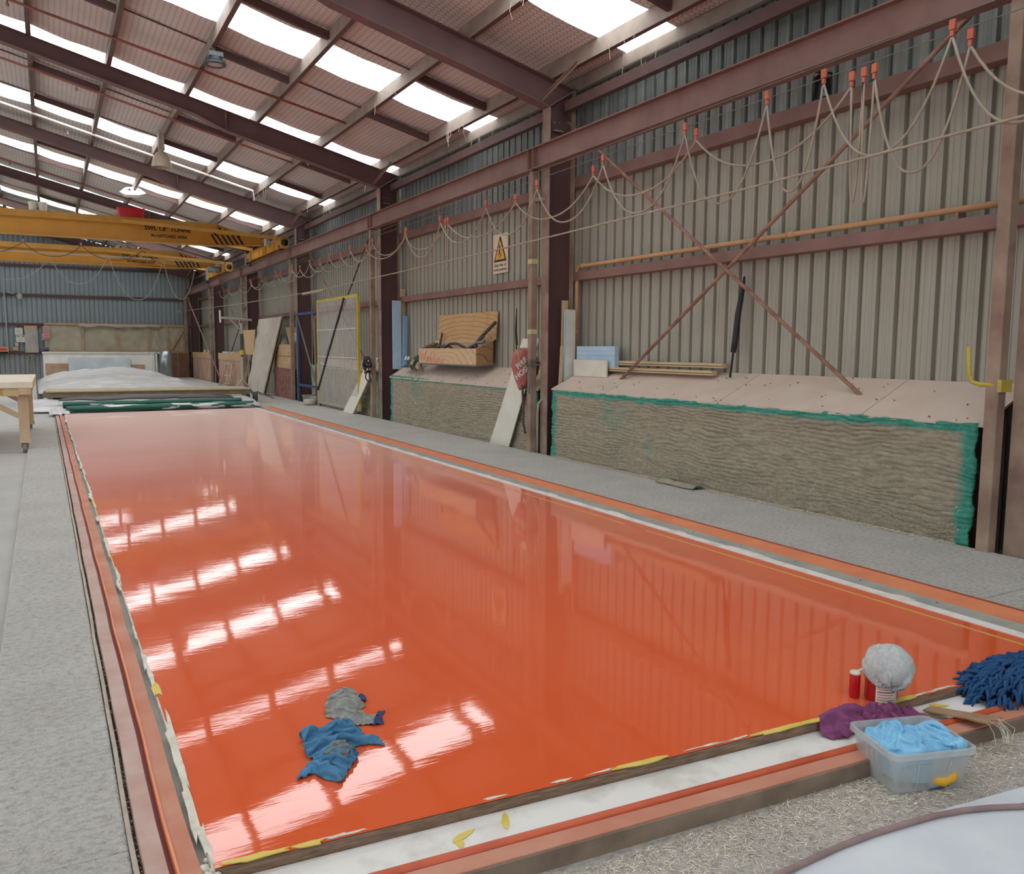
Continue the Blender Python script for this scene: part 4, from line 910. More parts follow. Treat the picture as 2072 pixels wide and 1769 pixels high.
for k, (x, y, z, lb) in enumerate(((2.43, 28, 6.12, 'white faceted fabric lamp shade hanging near the crane'), (2.9, 38.5, 5.55, 'white faceted lamp shade seen below the nearer crane girder'))):
    t = thing('fabric_lamp', lb, 'lamp', (x, y, z))
    m = MB(); q = [(x-.36, y, z), (x-.2, y-.3, z-.12), (x+.15, y-.34, z-.1), (x+.38, y, z+.02), (x+.16, y+.3, z-.08), (x-.2, y+.3, z-.1)]
    top = [(x+(a-x)*.55, y+(b-y)*.55, z+.14) for a, b, c in q]; m.add(q+top, [tuple(range(6))]+[(i, (i+1) % 6, 6+(i+1) % 6, 6+i) for i in range(6)]+[tuple(range(6, 12))])
    m.build('shade', mat('white_cloth', (236, 236, 236), (226, 226, 226), 5, .8), t)
    MB().add([(x-.18, y-.27, z+.02), (x-.06, y-.29, z+.02), (x-.09, y-.27, z+.08)], [(0, 1, 2)]).build('tear', DARK, t, solid=.004)
    MB().tube([(x, y, z+.12), (x, y, zt(x)+.02)], .014, 6).build('hanger', STEEL, t)
# dusty cobweb strands hanging from the skylight ends
m = MB()
for s in SKY0[4:8]:
    for k in range(16):
        x = random.choice((6.25, 6.75, 6.7, 4.98)); y = s+random.uniform(-.1, 1.1); L = random.uniform(.08, .35); z = zt(x)+.02
        m.tube([(x, y, z), (x+random.uniform(-.02, .02), y, z-L*.5), (x+random.uniform(-.03, .03), y+random.uniform(-.03, .03), z-L)], .0035, 4)
tag(m.build('cobwebs', mat('dusty_web', (190, 182, 170), None, rough=1)), 'dusty cobweb strands hanging below the skylight ends', 'cobwebs', kind='stuff')

# ------------------------------------------------------------------ far end
WSH = mat('white_film_sheet', (224, 224, 226), (208, 206, 206), 2, .35, 0, .2, 9)
t = thing('rolled_sheet', 'rolled dark green and white printed sheet at the far end of the orange table', 'sheet roll', (2.3, 21, .05))
def mk_green():
    n = NT('green_white_print'); n.p.inputs['Roughness'].default_value = .35
    f = n.ramp(n.noise(2.6, 3, .5, st=(.55, 2, 3)), [(.555, lin((22, 92, 74))), (.575, lin((226, 228, 226)))])
    g_ = n.ramp(n.noise(5, 3), [(.3, lin((20, 84, 68))), (.7, lin((30, 104, 84)))])
    n.base(f); return n.m
GRN = mk_green()
def roll(x0, x1, y, z, r, fl_, seed, mt, nm, p):
    def fn(u, v):
        x = x0+(x1-x0)*u; a = 2*math.pi*v; k = 1+.18*fbm(x*1.4, math.cos(a), seed)
        return (x, y+.07*x+r*1.25*k*math.cos(a), z+r*fl_*k*math.sin(a))
    MB().grid(fn, 60, 14).build(nm, mt, p, smooth=True)
roll(.28, 4.35, 20.62, .12, .10, .75, 2, GRN, 'lower_roll', t)
roll(.22, 4.1, 20.85, .21, .10, .7, 5, GRN, 'upper_roll', t)
MB().grid(lambda u, v: (-.05+.4*u+.02*fbm(u*4, v*3), 20.05+1.1*v, .06+.1*v*math.sin(u*2)+.03*fbm(u*5, v*4, 2)), 14, 14).build('loose_end', WSH, t, smooth=True, solid=.006)
t = thing('white_underlay', 'crumpled white film laid under the roller carriage', 'film', (2.3, 22.2, 0))
MB().grid(lambda u, v: (-.45+5.1*u, 21.15+1.9*v+.07*u, .06+.2*v*(1-.3*v)+.05*fbm(u*9, v*4, 4)), 60, 14).build('film', WSH, t, smooth=True, solid=.006)
MB().grid(lambda u, v: (.15+3.9*u, 21.75+.35*v, .245+.10*math.sin(math.pi*u)**.4*v+.02*fbm(u*6, 1)), 40, 3).build('dark_fold', mat('dark_purple_film', (44, 32, 36), None, rough=.4), t, smooth=True, solid=.01)
t = thing('roller_carriage', 'low wheeled steel carriage spanning the table bed', 'carriage', (2.3, 23.5, 0))
GRB = mat('dusty_machine_steel', (150, 134, 112), (128, 112, 94), 6, .7)
MB().box(-.15, 4.75, 23.25, 23.33, .24, .37).build('front_beam', GRB, t); MB().box(-.1, 4.8, 24.3, 24.38, .24, .37).build('rear_beam', GRB, t)
MB().box(-.12, 4.78, 23.2, 24.5, .37, .405).build('top_plate', mat('dusty_plate', (196, 186, 164), (184, 172, 150), 3, .7), t); MB().box(-.12, 4.6, 23.19, 23.2, .372, .39).build('yellow_edge', YEL, t)
for x in (-.25, 4.9):
    for y in (23.3, 24.3):
        MB().lathe([(0, -.05), (.03, -.05), (.06, -.035), (.15, -.04), (.15, .04), (.06, .035), (0, .05)], (x, y, .15), 18, 'x').build('wheel', HOSE, t, smooth=True)
        MB().bar((x, y, .15), (x+(.14 if x < 0 else -.14), y, .36), .04, .06).build('wheel_fork', STEEL, t)
    MB().bar((x*.4+.3 if x < 0 else x-.7, 23.26, .06), (x+.1 if x < 0 else x-.1, 23.26, .32), .03, .05).build('brace', STEEL, t)
MB().tube([(-.28, 23.3, .3), (-.3, 23.3, .85)], .02, 6).build('handle_post', STEEL, t); MB().tube([(4.95, 23.3, .3), (5.4, 23.3, .1)], .02, 6).build('tow_bar', STEEL, t)
t = thing('plastic_sheet_heap', 'heap of pale crumpled plastic sheeting over the far bed', 'plastic sheet', (2.4, 31, 0))
def heap(u, v):
    x = -.35+5.3*u; y = 24.7+14.2*v
    e = max(0, math.sin(math.pi*min(1, max(0, u*1.02)))) ** .55; k = .18+.42*v
    z = .05+k*e*(.92+.2*fbm(x*.6, y*.35, 2))+.07*abs(fbm(x*.9, y*.8+x*.3, 5))+.03*abs(fbm(x*1.6, y*2.0, 8))
    if u > .72: z -= .3*(u-.72)*v
    return (x+.1*fbm(y*.5, 3), y, max(.012, z))
MB().grid(heap, 70, 70).build('sheet', mat('pale_plastic_sheet', (240, 239, 238), (226, 223, 222), 1.2, .25, 0, .5, 2.2, st=(.6, 1.2, 1), bdist=.1), t, smooth=True)
t = thing('white_bench', 'long white boarded box with a bluish panel against the far wall', 'bench', (2, 41, 0))
WB = mat('worn_white_board', (244, 243, 236), (230, 227, 218), 2, .7); BW = mat('bluish_panel', (226, 236, 242), (204, 214, 222), 1.6, .5)
MB().box(-.22, 4.1, 40.0, 41.2, 0, 1.2).build('bench_body', WB, t, bevel=.02); MB().box(-.25, 4.3, 39.95, 41.25, 1.2, 1.26).build('bench_top', FOAMW, t)
MB().box(.72, 3.1, 39.9, 39.97, .2, 1.02).build('blue_panel', BW, t)
MB().box(-.15, .7, 39.97, 39.999, .3, .78).build('raw_patch', STPLY, t); MB().box(3.13, 3.68, 39.97, 39.999, .3, .72).build('raw_patch', STPLY, t); MB().box(3.95, 4.0, 39.96, 40.0, 0, 1.2).build('end_post', WB, t); MB().box(4.12, 4.2, 39.95, 40.1, 0, 1.24).build('end_post', FOAMW, t)
t = thing('duct_section', 'upright galvanised duct section beside the white bench', 'duct', (4.78, 42, 0))
MB().lathe([(.25, 0), (.27, .0), (.27, 1.3), (.25, 1.3)], (4.78, 42, 0), 24).build('duct_tube', mat('bright_galvanised', (176, 186, 188), (160, 170, 172), 3, .3, .6), t, smooth=True)
t = thing('plastic_partition', 'timber partition covered in dusty plastic on the far wall', 'partition', (3, 44.7, 1.2))
STUD = mat('dusty_stud', (186, 160, 130), (170, 146, 118), 5, .8)
xs_ = [-.08, 1.45, 2.95, 4.35, 5.2, 5.98]
for i, x in enumerate(xs_): MB().box(x-.06, x+.06, 44.62, 44.8, 1.32, 2.55).build('stud', STUD, t)
MB().box(-.14, 6.05, 44.6, 44.8, 1.16, 1.32).build('bottom_rail', STUD, t); MB().box(-.14, 6.05, 44.6, 44.8, 2.5, 2.6).build('top_rail', STUD, t)
for a, b in zip(xs_[:-1], xs_[1:]):
    MB().grid(lambda u, v: (a+(b-a)*u, 44.69-.10*abs(fbm(u*3+a*2, v*2+u*3, 4)), 1.3+1.27*v), 14, 12).build('plastic_film', mat('dusty_olive_film', (166, 160, 138), (188, 178, 156), 1.5, .4, 0, .3, 4), t, smooth=True)
MB().grid(lambda u, v: (1.3+3.6*u, 44.52-.03*fbm(u*6, v), 2.58-(.14+.08*fbm(u*5, 1))*v), 30, 4).build('film_fold', mat('pink_beige_film', (190, 168, 148), None, rough=.6), t, smooth=True, solid=.01)
MB().bar((5.3, 44.56, 1.35), (5.9, 44.56, 2.35), .03, .14).build('diagonal_stud', STUD, t)
t = thing('brown_cupboard', 'low brown cupboard with two doors under the partition', 'cupboard', (5.55, 44.2, 0))
MB().box(5.08, 6.05, 43.9, 44.5, 0, 1.25).build('carcass', PLYD, t)
for x in (5.1, 5.56): MB().box(x, x+.44, 43.87, 43.9, .03, 1.2).build('door', mat('dark_brown_door', (128, 92, 70), (114, 80, 62), 4, .7), t)
MB().box(5.54, 5.56, 43.86, 43.9, 0, 1.25).build('door_stile', STUD, t)
t = thing('end_post', 'slim brown end post below the runway tip', 'post', (6.0, 44.5, 0)); MB().box(5.98, 6.1, 44.3, 44.45, -.1, 4.0).build('post', DUSTBROWN, t)
for k, (x0, x1, z0, z1, lb, mt) in enumerate(((-1.31, -1.0, 2.02, 2.33, 'upper white paper notice on the far wall', FOAMW), (-1.28, -.93, 1.68, 2.0, 'lower white paper notice on the far wall', FOAMW), (-1.33, -1.2, 1.5, 1.64, 'small pink and white notice on the far wall', mat('pink_notice', (220, 176, 170), None)), (-.25, .05, 1.78, 2.1, 'grey notice beside the red tape', LG), (-1.42, -1.22, 1.3, 1.46, 'small carton pinned on the far wall', CART))):
    t = thing('wall_notice', lb, 'notice', ((x0+x1)/2, 44.8, z0)); MB().box(x0, x1, 44.78, 44.80, z0, z1).build('sheet', mt, t)
    if k < 2:
        for j in range(5): MB().box(x0+.05, x1-.06-.03*(j % 3), 44.777, 44.78, z1-.06-.05*j, z1-.05-.05*j).build('print_line', STEEL, t)
    if k == 1:
        for x in (x0+.03, x1-.11): MB().box(x, x+.08, 44.775, 44.78, z1-.07, z1-.03).build('print_mark', BLKP, t)
t = thing('hanging_organiser', 'hanging clear pocket organiser with timber bar on the far wall', 'organiser', (-.68, 44.75, 1.2))
MB().box(-.95, -.42, 44.7, 44.78, 2.28, 2.44).build('timber_bar', CART, t); MB().grid(lambda u, v: (-.93+.53*u+.04*v*0, 44.72-.03*math.sin(math.pi*u), 1.22+1.06*v), 8, 8).build('pocket_film', FILMD, t, smooth=True)
MB().box(-.85, -.5, 44.73, 44.76, 1.3, 1.75).build('dark_content', mat('faded_content', (120, 112, 120), (160, 130, 130), 3, .8), t); MB().box(-.95, -.4, 44.7, 44.76, 1.2, 1.24).build('bottom_bar', PINE, t)
t = thing('red_tape_strip', 'red and white printed tape strip on the partition edge', 'tape', (-.06, 44.5, 1.9))
for k in range(6): MB().box(-.17, .06, 44.5, 44.515, 1.88+.09*k, 1.88+.09*k+.045).build('tape_bar', mat('red_print', (196, 110, 116), None), t)
MB().box(-.19, .08, 44.515, 44.53, 1.85, 2.42).build('tape_ground', mat('pale_pink', (216, 186, 184), None), t)
t = thing('label_box', 'pale box with a red label at the left on the far wall', 'box', (-1.85, 44.6, 1.22)); MB().box(-2.2, -1.6, 44.5, 44.8, 1.24, 1.46).build('box_body', CART, t); MB().box(-1.95, -1.68, 44.485, 44.5, 1.3, 1.4).build('red_label', mat('red_label', (214, 66, 52), None), t); MB().box(-2.2, -1.75, 44.5, 44.75, 1.1, 1.2).build('black_base', DARK, t)
t = thing('book_stack', 'blue and red stacked folders under the grey notice', 'folders', (-.13, 44.7, 1.28))
for k, c in enumerate(((150, 60, 64), (86, 104, 136), (110, 130, 158))): MB().box(-.26, .02, 44.6, 44.78, 1.27+.07*k, 1.325+.07*k).build('folder', mat('folder%d' % k, c, None), t)
t = thing('wall_conduit', 'thin grey conduit rising up the left of the far wall', 'conduit', (-1.6, 44.8, 0)); MB().tube([(-1.62, 44.8, 1.2), (-1.66, 44.8, 3.95), (-1.3, 44.7, 3.9)], .03, 6).build('conduit', LG, t); MB().lathe([(0, -.15), (.1, -.15), (.13, .0), (.05, .12), (0, .12)], (-1.05, 44.7, 3.8), 12).build('alarm_horn', LG, t)
t = thing('cable_drops', 'pair of pale cables hanging on the lower far wall', 'cable', (-.75, 44.7, .2))
for dx in (0, .12): MB().tube([(-.9+dx, 44.75, .1), (-.85+dx, 44.75, .9), (-.75+dx, 44.75, 1.15), (-.62+dx, 44.75, .9), (-.6+dx, 44.75, .2)], .02, 6).build('cable', CAB, t)

# ------------------------------------------------------------------ timber bench on castors, left
t = thing('timber_workbench', 'rough timber workbench on castors with white paint-splashed top', 'workbench', (-.9, 15.6, -.06))
TIM = mat('rough_timber', (206, 182, 150), (190, 164, 130), 6, .8, 0, .15, 25, st=(1, 1, .3)); PAINTW = mat('paint_splashed_top', (232, 222, 204), (222, 208, 186), 5, .7, 0, .2, 25)
MB().box(-1.9, -.225, 13.9, 17.6, .895, .985).build('bench_top', PAINTW, t, bevel=.006); MB().box(-1.9, -.4, 13.93, 13.99, .78, .893).build('apron', mat('painted_apron', (204, 190, 140), (196, 170, 130), 5, .8), t); MB().box(-.4, -.25, 13.9, 17.5, .80, .893).build('end_rail', TIM, t)
MB().box(-.74, -.6, 13.925, 13.93, .8, .89).build('orange_stain', mat('orange_stain', (206, 140, 60), (190, 150, 90), 8, .8), t)
for y in (14.0, 17.3):
    MB().box(-.425, -.29, y, y+.1, .1, .80).build('leg', TIM, t, bevel=.005); MB().box(-.43, -.28, y-.01, y+.11, .09, .15).build('leg_block', TIM, t)
    MB().bar((-.42, y+.05, .48), (-.95, y+.05, .80), .06, .07).build('brace', TIM, t)
    c = MB().lathe([(0, -.03), (.065, -.03), (.075, -.02), (.075, .02), (.065, .03), (0, .03)], (-.365, y+.05, .015), 18, 'x').build('castor_wheel', mat('castor_grey', (130, 122, 108), None, rough=.6), t, smooth=True, auto=True)
    MB().bar((-.365, y+.05, .02), (-.36, y+.0, .1), .09, .02).build('castor_fork', STEEL, t)
# ------------------------------------------------------------------ foreground cloths, can, tub, mop
from mathutils.geometry import delaunay_2d_cdt
import numpy as np
def relax(P, E, B, rest, brest, collide, pin, it=260, grav=.00012, stiff=.12, keep=.02):
    P = P.copy(); V = np.zeros_like(P); P0 = P.copy()
    ne = np.zeros(len(P)); np.add.at(ne, E.ravel(), 1); nb = np.zeros(len(P)); np.add.at(nb, B.ravel(), 1); nb[nb == 0] = 1
    def con(P, I, L, n, k):
        d = P[I[:, 1]]-P[I[:, 0]]; l = np.linalg.norm(d, axis=1)+1e-9; c = (d*((l-L)/l*.5*k)[:, None])
        A = np.zeros_like(P); np.add.at(A, I[:, 0], c); np.add.at(A, I[:, 1], -c); return P+A/n[:, None]*1.6
    for s_ in range(it):
        Q = P+V*.9; Q[:, 2] -= grav
        for _ in range(3):
            Q = con(Q, E, rest, ne, 1.0)
            if len(B): Q = con(Q, B, brest, nb, stiff)
        Q += (P0-Q)*(pin*np.array([1, 1, .25]))[:, :] if False else 0
        Q[:, :2] += (P0[:, :2]-Q[:, :2])*pin[:, None]
        Q = collide(Q); V = Q-P; sp = np.linalg.norm(V, axis=1); V *= np.minimum(1, .004/(sp+1e-9))[:, None]; P = Q
    return P
def cloth_mesh(V, fs, par, nm, mt, collide, pin, comp, seed, it, stiff, th, sub=1):
    V = np.array(V, float); e = set(); opp = {}
    for f in fs:
        for i in range(len(f)):
            a, b = f[i], f[(i+1) % len(f)]; k = (min(a, b), max(a, b)); e.add(k)
            for c in f:
                if c not in (a, b): opp.setdefault(k, []).append(c)
    E = np.array(sorted(e)); B = np.array([v for v in opp.values() if len(v) == 2 and v[0] != v[1]])
    def fac(I):
        c = (V[I[:, 0]]+V[I[:, 1]])/2; d = V[I[:, 1]]-V[I[:, 0]]; an = np.arctan2(d[:, 1], d[:, 0])
        return np.array([1+comp*(.55+.9*noise.noise(Vector((p[0]*7, p[1]*7, p[2]*7+seed))))*(.55+.45*math.cos(2*(a_-3*noise.noise(Vector((p[0]*3, p[1]*3, seed+9)))))) for p, a_ in zip(c, an)])
    rest = np.linalg.norm(V[E[:, 1]]-V[E[:, 0]], axis=1)*np.maximum(1, fac(E)); br = np.linalg.norm(V[B[:, 1]]-V[B[:, 0]], axis=1)*np.maximum(1, fac(B))
    W = V.copy(); W += np.array([[noise.noise(Vector(p)*22+Vector((seed, 1, 2))), noise.noise(Vector(p)*22+Vector((seed, 7, 2))), abs(noise.noise(Vector(p)*22+Vector((seed, 3, 9))))*2] for p in V])*.004
    W = relax(W, E, B, rest, br, collide, pin, it, stiff=stiff)
    m = MB(); m.add([tuple(p) for p in W], fs); return m.build(nm, mt, par, smooth=True, solid=th, sub=sub)
def rag(out, z0, hmax, seed, mt, nm, par, step=.008, freq=14, edge=.03, zf=None, th=.003, comp=1.5, it=280, mound=.05, stiff=.04):
    P = []; n = len(out); rnd = random.Random(seed)
    for i in range(n):
        a = Vector(out[i]); b = Vector(out[(i+1) % n]); k = max(1, int((b-a).length/step))
        for j in range(k): P.append(a.lerp(b, j/k))
    x0 = min(p.x for p in P); x1 = max(p.x for p in P); y0 = min(p.y for p in P); y1 = max(p.y for p in P)
    N = len(P); pts = list(P); y = y0; row = 0
    while y < y1:
        x = x0+(row % 2)*step/2
        while x < x1: pts.append(Vector((x+rnd.uniform(-.15, .15)*step, y+rnd.uniform(-.15, .15)*step))); x += step
        y += step*.87; row += 1
    vs, es, fs, *_ = delaunay_2d_cdt(pts, [], [list(range(N))], 1, 1e-5)
    us = sorted({i for f in fs for i in f}); ix = {a: k for k, a in enumerate(us)}; vs = [vs[i] for i in us]; fs = [tuple(ix[i] for i in f) for f in fs]
    PA = np.array([[p.x, p.y] for p in P]); VA = np.array([[v.x, v.y] for v in vs])
    d = np.sqrt(((VA[:, None, :]-PA[None, :, :])**2).sum(2)).min(1)
    e_ = np.minimum(1, d/.05); gz = np.array([(zf(v.x, v.y) if zf else z0) for v in vs])+th
    mnd = mound*e_*(2-e_)*np.array([.5+1.2*abs(noise.noise(Vector((v.x*19, v.y*19, seed+3)))) for v in vs])
    V = np.column_stack([VA, gz+mnd*.6]); pin = np.where(d < 1e-4, .22, .004)
    fl_ = gz+mnd*.55
    def col(Q):
        Q[:, 2] = np.maximum(Q[:, 2], fl_); return Q
    return cloth_mesh(V, fs, par, nm, mt, col, pin, comp, seed, it, stiff, th)
GREYC = mat('grey_jersey', (158, 160, 156), (128, 130, 126), 30, .95, 0, .3, 200)
BLUEC = mat('blue_jersey', (84, 140, 178), (64, 114, 152), 24, .95, 0, .3, 200)
NAVY = mat('navy_trim', (62, 78, 124), (52, 66, 108), 20, .95)
go = [(.91, 3.17), (.888, 3.09), (.93, 3.05), (.92, 2.99), (.96, 2.96), (1.0, 2.955), (1.035, 2.93), (1.05, 2.98), (1.075, 3.02), (1.035, 3.03), (1.015, 3.08), (1.06, 3.11), (1.06, 3.19), (1.07, 3.25), (1.05, 3.31), (1.02, 3.30), (.98, 3.29), (.94, 3.24), (.93, 3.19)]
t = thing('grey_rag', 'crumpled grey rag with navy trim lying on the orange sheet', 'rag', (.98, 3.12, .05))
rag(go, .05, .07, 3, GREYC, 'cloth', t, .0075)
for k, q in enumerate(([(1.03, 2.93), (1.052, 2.985), (1.075, 2.985), (1.07, 2.925)], [(1.07, 3.0), (1.08, 3.03), (1.115, 3.035), (1.085, 2.995)], [(.905, 3.0), (.92, 3.03), (.945, 2.99), (.92, 2.97)], [(1.05, 3.17), (1.055, 3.22), (1.085, 3.19), (1.075, 3.15)])):
    rag(q, .05, .03, 20+k, NAVY, 'trim', t, .008, mound=.01, it=60)
bo = [(.68, 2.70), (.665, 2.66), (.73, 2.68), (.75, 2.63), (.79, 2.575), (.86, 2.67), (.90, 2.72), (.91, 2.80), (.96, 2.80), (1.015, 2.755), (1.01, 2.83), (.97, 2.85), (.97, 2.90), (.94, 2.985), (.87, 2.95), (.81, 2.975), (.745, 2.95), (.75, 2.905), (.78, 2.885), (.74, 2.86), (.735, 2.80), (.75, 2.77), (.74, 2.74), (.70, 2.72)]
t = thing('blue_rag', 'crumpled blue rag with a grey stained patch on the orange sheet', 'rag', (.84, 2.77, .05))
rag(bo, .05, .075, 5, BLUEC, 'cloth', t, .0085)
rag([(.79, 2.72), (.84, 2.68), (.885, 2.74), (.875, 2.79), (.82, 2.80), (.78, 2.76)], .072, .04, 8, mat('grey_stain_cloth', (120, 130, 130), (96, 104, 106), 30, .95), 'stained_fold', t, .008, mound=.02, it=160)

# can wrapped in a rag
t = thing('resin_can', 'red and white labelled can standing at the table edge', 'can', (2.985, 2.17, .05))
MB().lathe([(0, .001), (.06, .001), (.062, .004), (.062, .13), (.058, .135), (0, .135)], (2.985, 2.17, .05), 28).build('can_body', mat('can_red', (176, 36, 34), (160, 28, 28), 5, .35, .1), t, smooth=True, auto=True)
LBL = mat('can_label', (232, 222, 212), (222, 212, 200), 6, .5)
m = MB()
def lab(u, v):
    a = math.radians(200+92*u); return (2.985+.0635*math.cos(a), 2.17+.0635*math.sin(a), .058+.115*v)
m.grid(lab, 12, 2).build('label', LBL, t, smooth=True)
RPR = mat('label_red_print', (206, 92, 80), None, rough=.6)
for k in range(9):
    q = [(2.985+.0645*math.cos(a), 2.17+.0645*math.sin(a), .07+.011*k) for a in [math.radians(206+(68-(k*17 % 23))*i/8) for i in range(9)]]
    MB().tube(q, .0016 if k not in (3, 7) else .0032, 4).build('label_print', RPR if k % 3 else STEEL, t)
m = MB().tube([(2.985+.064*math.cos(math.radians(322)), 2.17+.064*math.sin(math.radians(322)), z) for z in (.055, .18)], .006, 6); m.build('can_seam', STEEL, t)
t = thing('red_canister', 'small red canister with dribbled white rim beside the can', 'canister', (2.90, 2.245, .05))
MB().lathe([(0, .001), (.019, .001), (.022, .01), (.022, .10), (.018, .112), (0, .112)], (2.905, 2.235, .05), 16).build('canister_body', mat('glossy_red', (186, 24, 30), None, rough=.15), t, smooth=True, auto=True)
MB().lathe([(.0222, .103), (.0228, .105), (.019, .1135), (.0, .114)], (2.905, 2.235, .05), 12).build('dribble', PUTTY, t, smooth=True)
MB().tube([(2.905, 2.235, .16), (2.93, 2.22, .172), (2.95, 2.2, .165)], .005, 6).build('spout', PUTTY, t)
t = thing('wrapping_rag', 'light grey rag bundled over the top of the can', 'rag', (3.0, 2.16, .12))
bm = bmesh.new(); bmesh.ops.create_icosphere(bm, subdivisions=5, radius=1); BC = np.array((3.008, 2.155, .193)); SQ = np.array((.092, .092, .092))
BV = [tuple(BC+np.array(v.co)*SQ*(1.02+.10*noise.noise(Vector(v.co)*1.7+Vector((1, 4, 2))))) for v in bm.verts]; BFc = [tuple(v.index for v in f.verts) for f in bm.faces]; bm.free()
def wrapf(p):
    d = Vector(p-BC).normalized(); w1 = .3*noise.noise(d*1.3); f = (d.dot(Vector((-.35, -.45, .82)))+w1)*1.9; g2 = (d.dot(Vector((.8, -.5, .3)))+.35*noise.noise(d*1.7+Vector((5, 2, 1))))*1.5
    return 1+.13*(f-math.floor(f))**1.3+.09*(g2-math.floor(g2))**1.6
BV = [tuple(BC+(np.array(p)-BC)*wrapf(np.array(p))*.93) for p in BV]
BR = np.linalg.norm(np.array(BV)-BC, axis=1)*.985
def bcol(Q):
    d = Q-BC; r = np.linalg.norm(d, axis=1); k = np.clip(r, BR, BR*1.045)/r; return BC+d*k[:, None]
cloth_mesh(BV, BFc, t, 'cloth_bundle', mat('heather_grey', (196, 200, 198), (176, 180, 180), 60, .95, 0, .2, 300), bcol, np.zeros(len(BV)), .55, 4, 90, .2, .002, 0)
PUR_ = mat('purple_cloth', (140, 76, 122), (116, 60, 100), 18, .95, 0, .25, 200)
t = thing('purple_rag', 'crumpled purple cloth slumped along the table edge behind the plastic tub', 'rag', (2.8, 2.05, .01))
zledge = lambda x, y: ZP if y > PFY(x) else max(.012, ZP-(PFY(x)-y)*1.2)
rag([(2.55, 2.11), (2.57, 2.06), (2.63, 2.045), (2.70, 2.05), (2.78, 2.03), (2.83, 2.07), (2.84, 2.13), (2.78, 2.19), (2.70, 2.19), (2.62, 2.17)], .01, .085, 2, PUR_, 'cloth', t, .0095, zf=zledge, mound=.06, comp=1.0)
rag([(2.76, 2.03), (2.84, 1.97), (2.95, 1.95), (3.04, 1.96), (3.06, 2.0), (3.03, 2.09), (2.96, 2.12), (2.86, 2.14), (2.78, 2.10)], .03, .10, 6, PUR_, 'cloth', t, .0095, zf=zledge, mound=.08, comp=.9)

# clear tub with blue coveralls
TA = math.radians(-17.8); TC = Vector((2.685, 1.815, -.045))
t = thing('plastic_tub', 'clear plastic storage tub full of blue coveralls on the dusty floor', 'tub', TC)
FROST = mk_film('frosted_plastic', (214, 218, 216), .38)
before = set(COL.objects)
tub(t, 2.685, 1.815, -.045, .155, .285, .225, .325, .262, FROST, .008, .003)
for k, (dx, dy) in enumerate(((-.06, -1), (.06, -1), (-1, 0), (1, 0))):
    p0 = (2.685+(dx*.14 if abs(dx) == 1 else dx), 1.815+(dy*.113 if dy else 0), -.04); p1 = (2.685+(dx*.16 if abs(dx) == 1 else dx*1.05), 1.815+(dy*.130 if dy else 0), .07)
    MB().bar(p0, p1, .004, .004).build('moulded_rib', FROST, t)
CVR = mat('light_blue_coverall', (146, 204, 236), (120, 184, 222), 12, .8, 0, .2, 60); CVRD = mat('mid_blue_coverall', (96, 168, 214), (80, 150, 200), 12, .8)
def bundle(seed, x0, x1, y0, y1, zb, h, mt, nm, par):
    nx, ny = 44, 36; V = []; fs = []
    for j in range(ny+1):
        for i in range(nx+1):
            u, v = i/nx, j/ny; x = x0+(x1-x0)*u; y = y0+(y1-y0)*v; e = max(0, math.sin(math.pi*u)*math.sin(math.pi*v))**.4
            V.append((x, y, zb+h*e*(.75+.5*noise.noise(Vector((x*9, y*9, seed))))))
    for j in range(ny):
        for i in range(nx):
            a = j*(nx+1)+i; q = (a, a+1, a+nx+2, a+nx+1)
            fs += [(q[0], q[1], q[2]), (q[0], q[2], q[3])] if (i+j) % 2 else [(q[0], q[1], q[3]), (q[1], q[2], q[3])]
    G = np.array(V)[:, 2]-.3*(np.array(V)[:, 2]-zb); pin = np.array([.3 if i in (0, nx) or j in (0, ny) else .01 for j in range(ny+1) for i in range(nx+1)])
    def col(Q):
        Q[:, 2] = np.maximum(Q[:, 2], G); return Q
    return cloth_mesh(V, fs, par, nm, mt, col, pin, 1.0, seed, 220, .08, .002)
cv = thing('blue_coverall', 'bundle of light blue disposable coveralls heaped in the clear tub', 'coverall', (2.685, 1.815, -.03))
bundle(3, 2.545, 2.825, 1.705, 1.925, .055, .165, CVR, 'upper_folds', cv)
bundle(9, 2.60, 2.83, 1.70, 1.86, .07, .075, CVRD, 'hood_folds', cv)
MB().grid(lambda u, v: (2.685+.136*math.cos(2*math.pi*u)*(.9+.12*noise.noise(Vector((math.cos(6.28*u)*2, math.sin(6.28*u)*2, v*3))))*(.92+.12*v), 1.815+.106*math.sin(2*math.pi*u)*(.92+.12*v), -.02+.12*v), 40, 10).build('lower_folds', CVR, cv, smooth=True)
gl_ = thing('yellow_sponge', 'yellow curved pad pressed against the inside of the clear tub', 'pad', (2.76, 1.71, 0))
MB().tube([(2.70, 1.712, -.003), (2.735, 1.709, -.012), (2.77, 1.709, .0), (2.785, 1.712, .03)], [.018, .022, .022, .014], 10).build('pad', mat('yellow_pad', (226, 172, 48), None, rough=.7), gl_, smooth=True)
gd = thing('dark_glove', 'dark blue-grey scrap of glove at the bottom of the clear tub', 'glove', (2.74, 1.72, -.04))
MB().tube([(2.68, 1.712, -.035), (2.73, 1.71, -.03), (2.80, 1.715, -.025)], .012, 8).build('glove_scrap', mat('slate_glove', (70, 84, 104), None, rough=.9), gd, smooth=True)
R = Matrix.Rotation(TA, 4, 'Z'); Tm = Matrix.Translation((2.685, 1.815, 0)) @ R @ Matrix.Translation((-2.685, -1.815, 0))
for o in list(COL.objects):
    if o not in before and o.type == 'MESH':
        off = Vector((0, 0, 0)); r = o.parent
        while r is not None: off += Vector(r.location); r = r.parent
        for v in o.data.vertices: v.co = Tm @ (v.co+off)-off

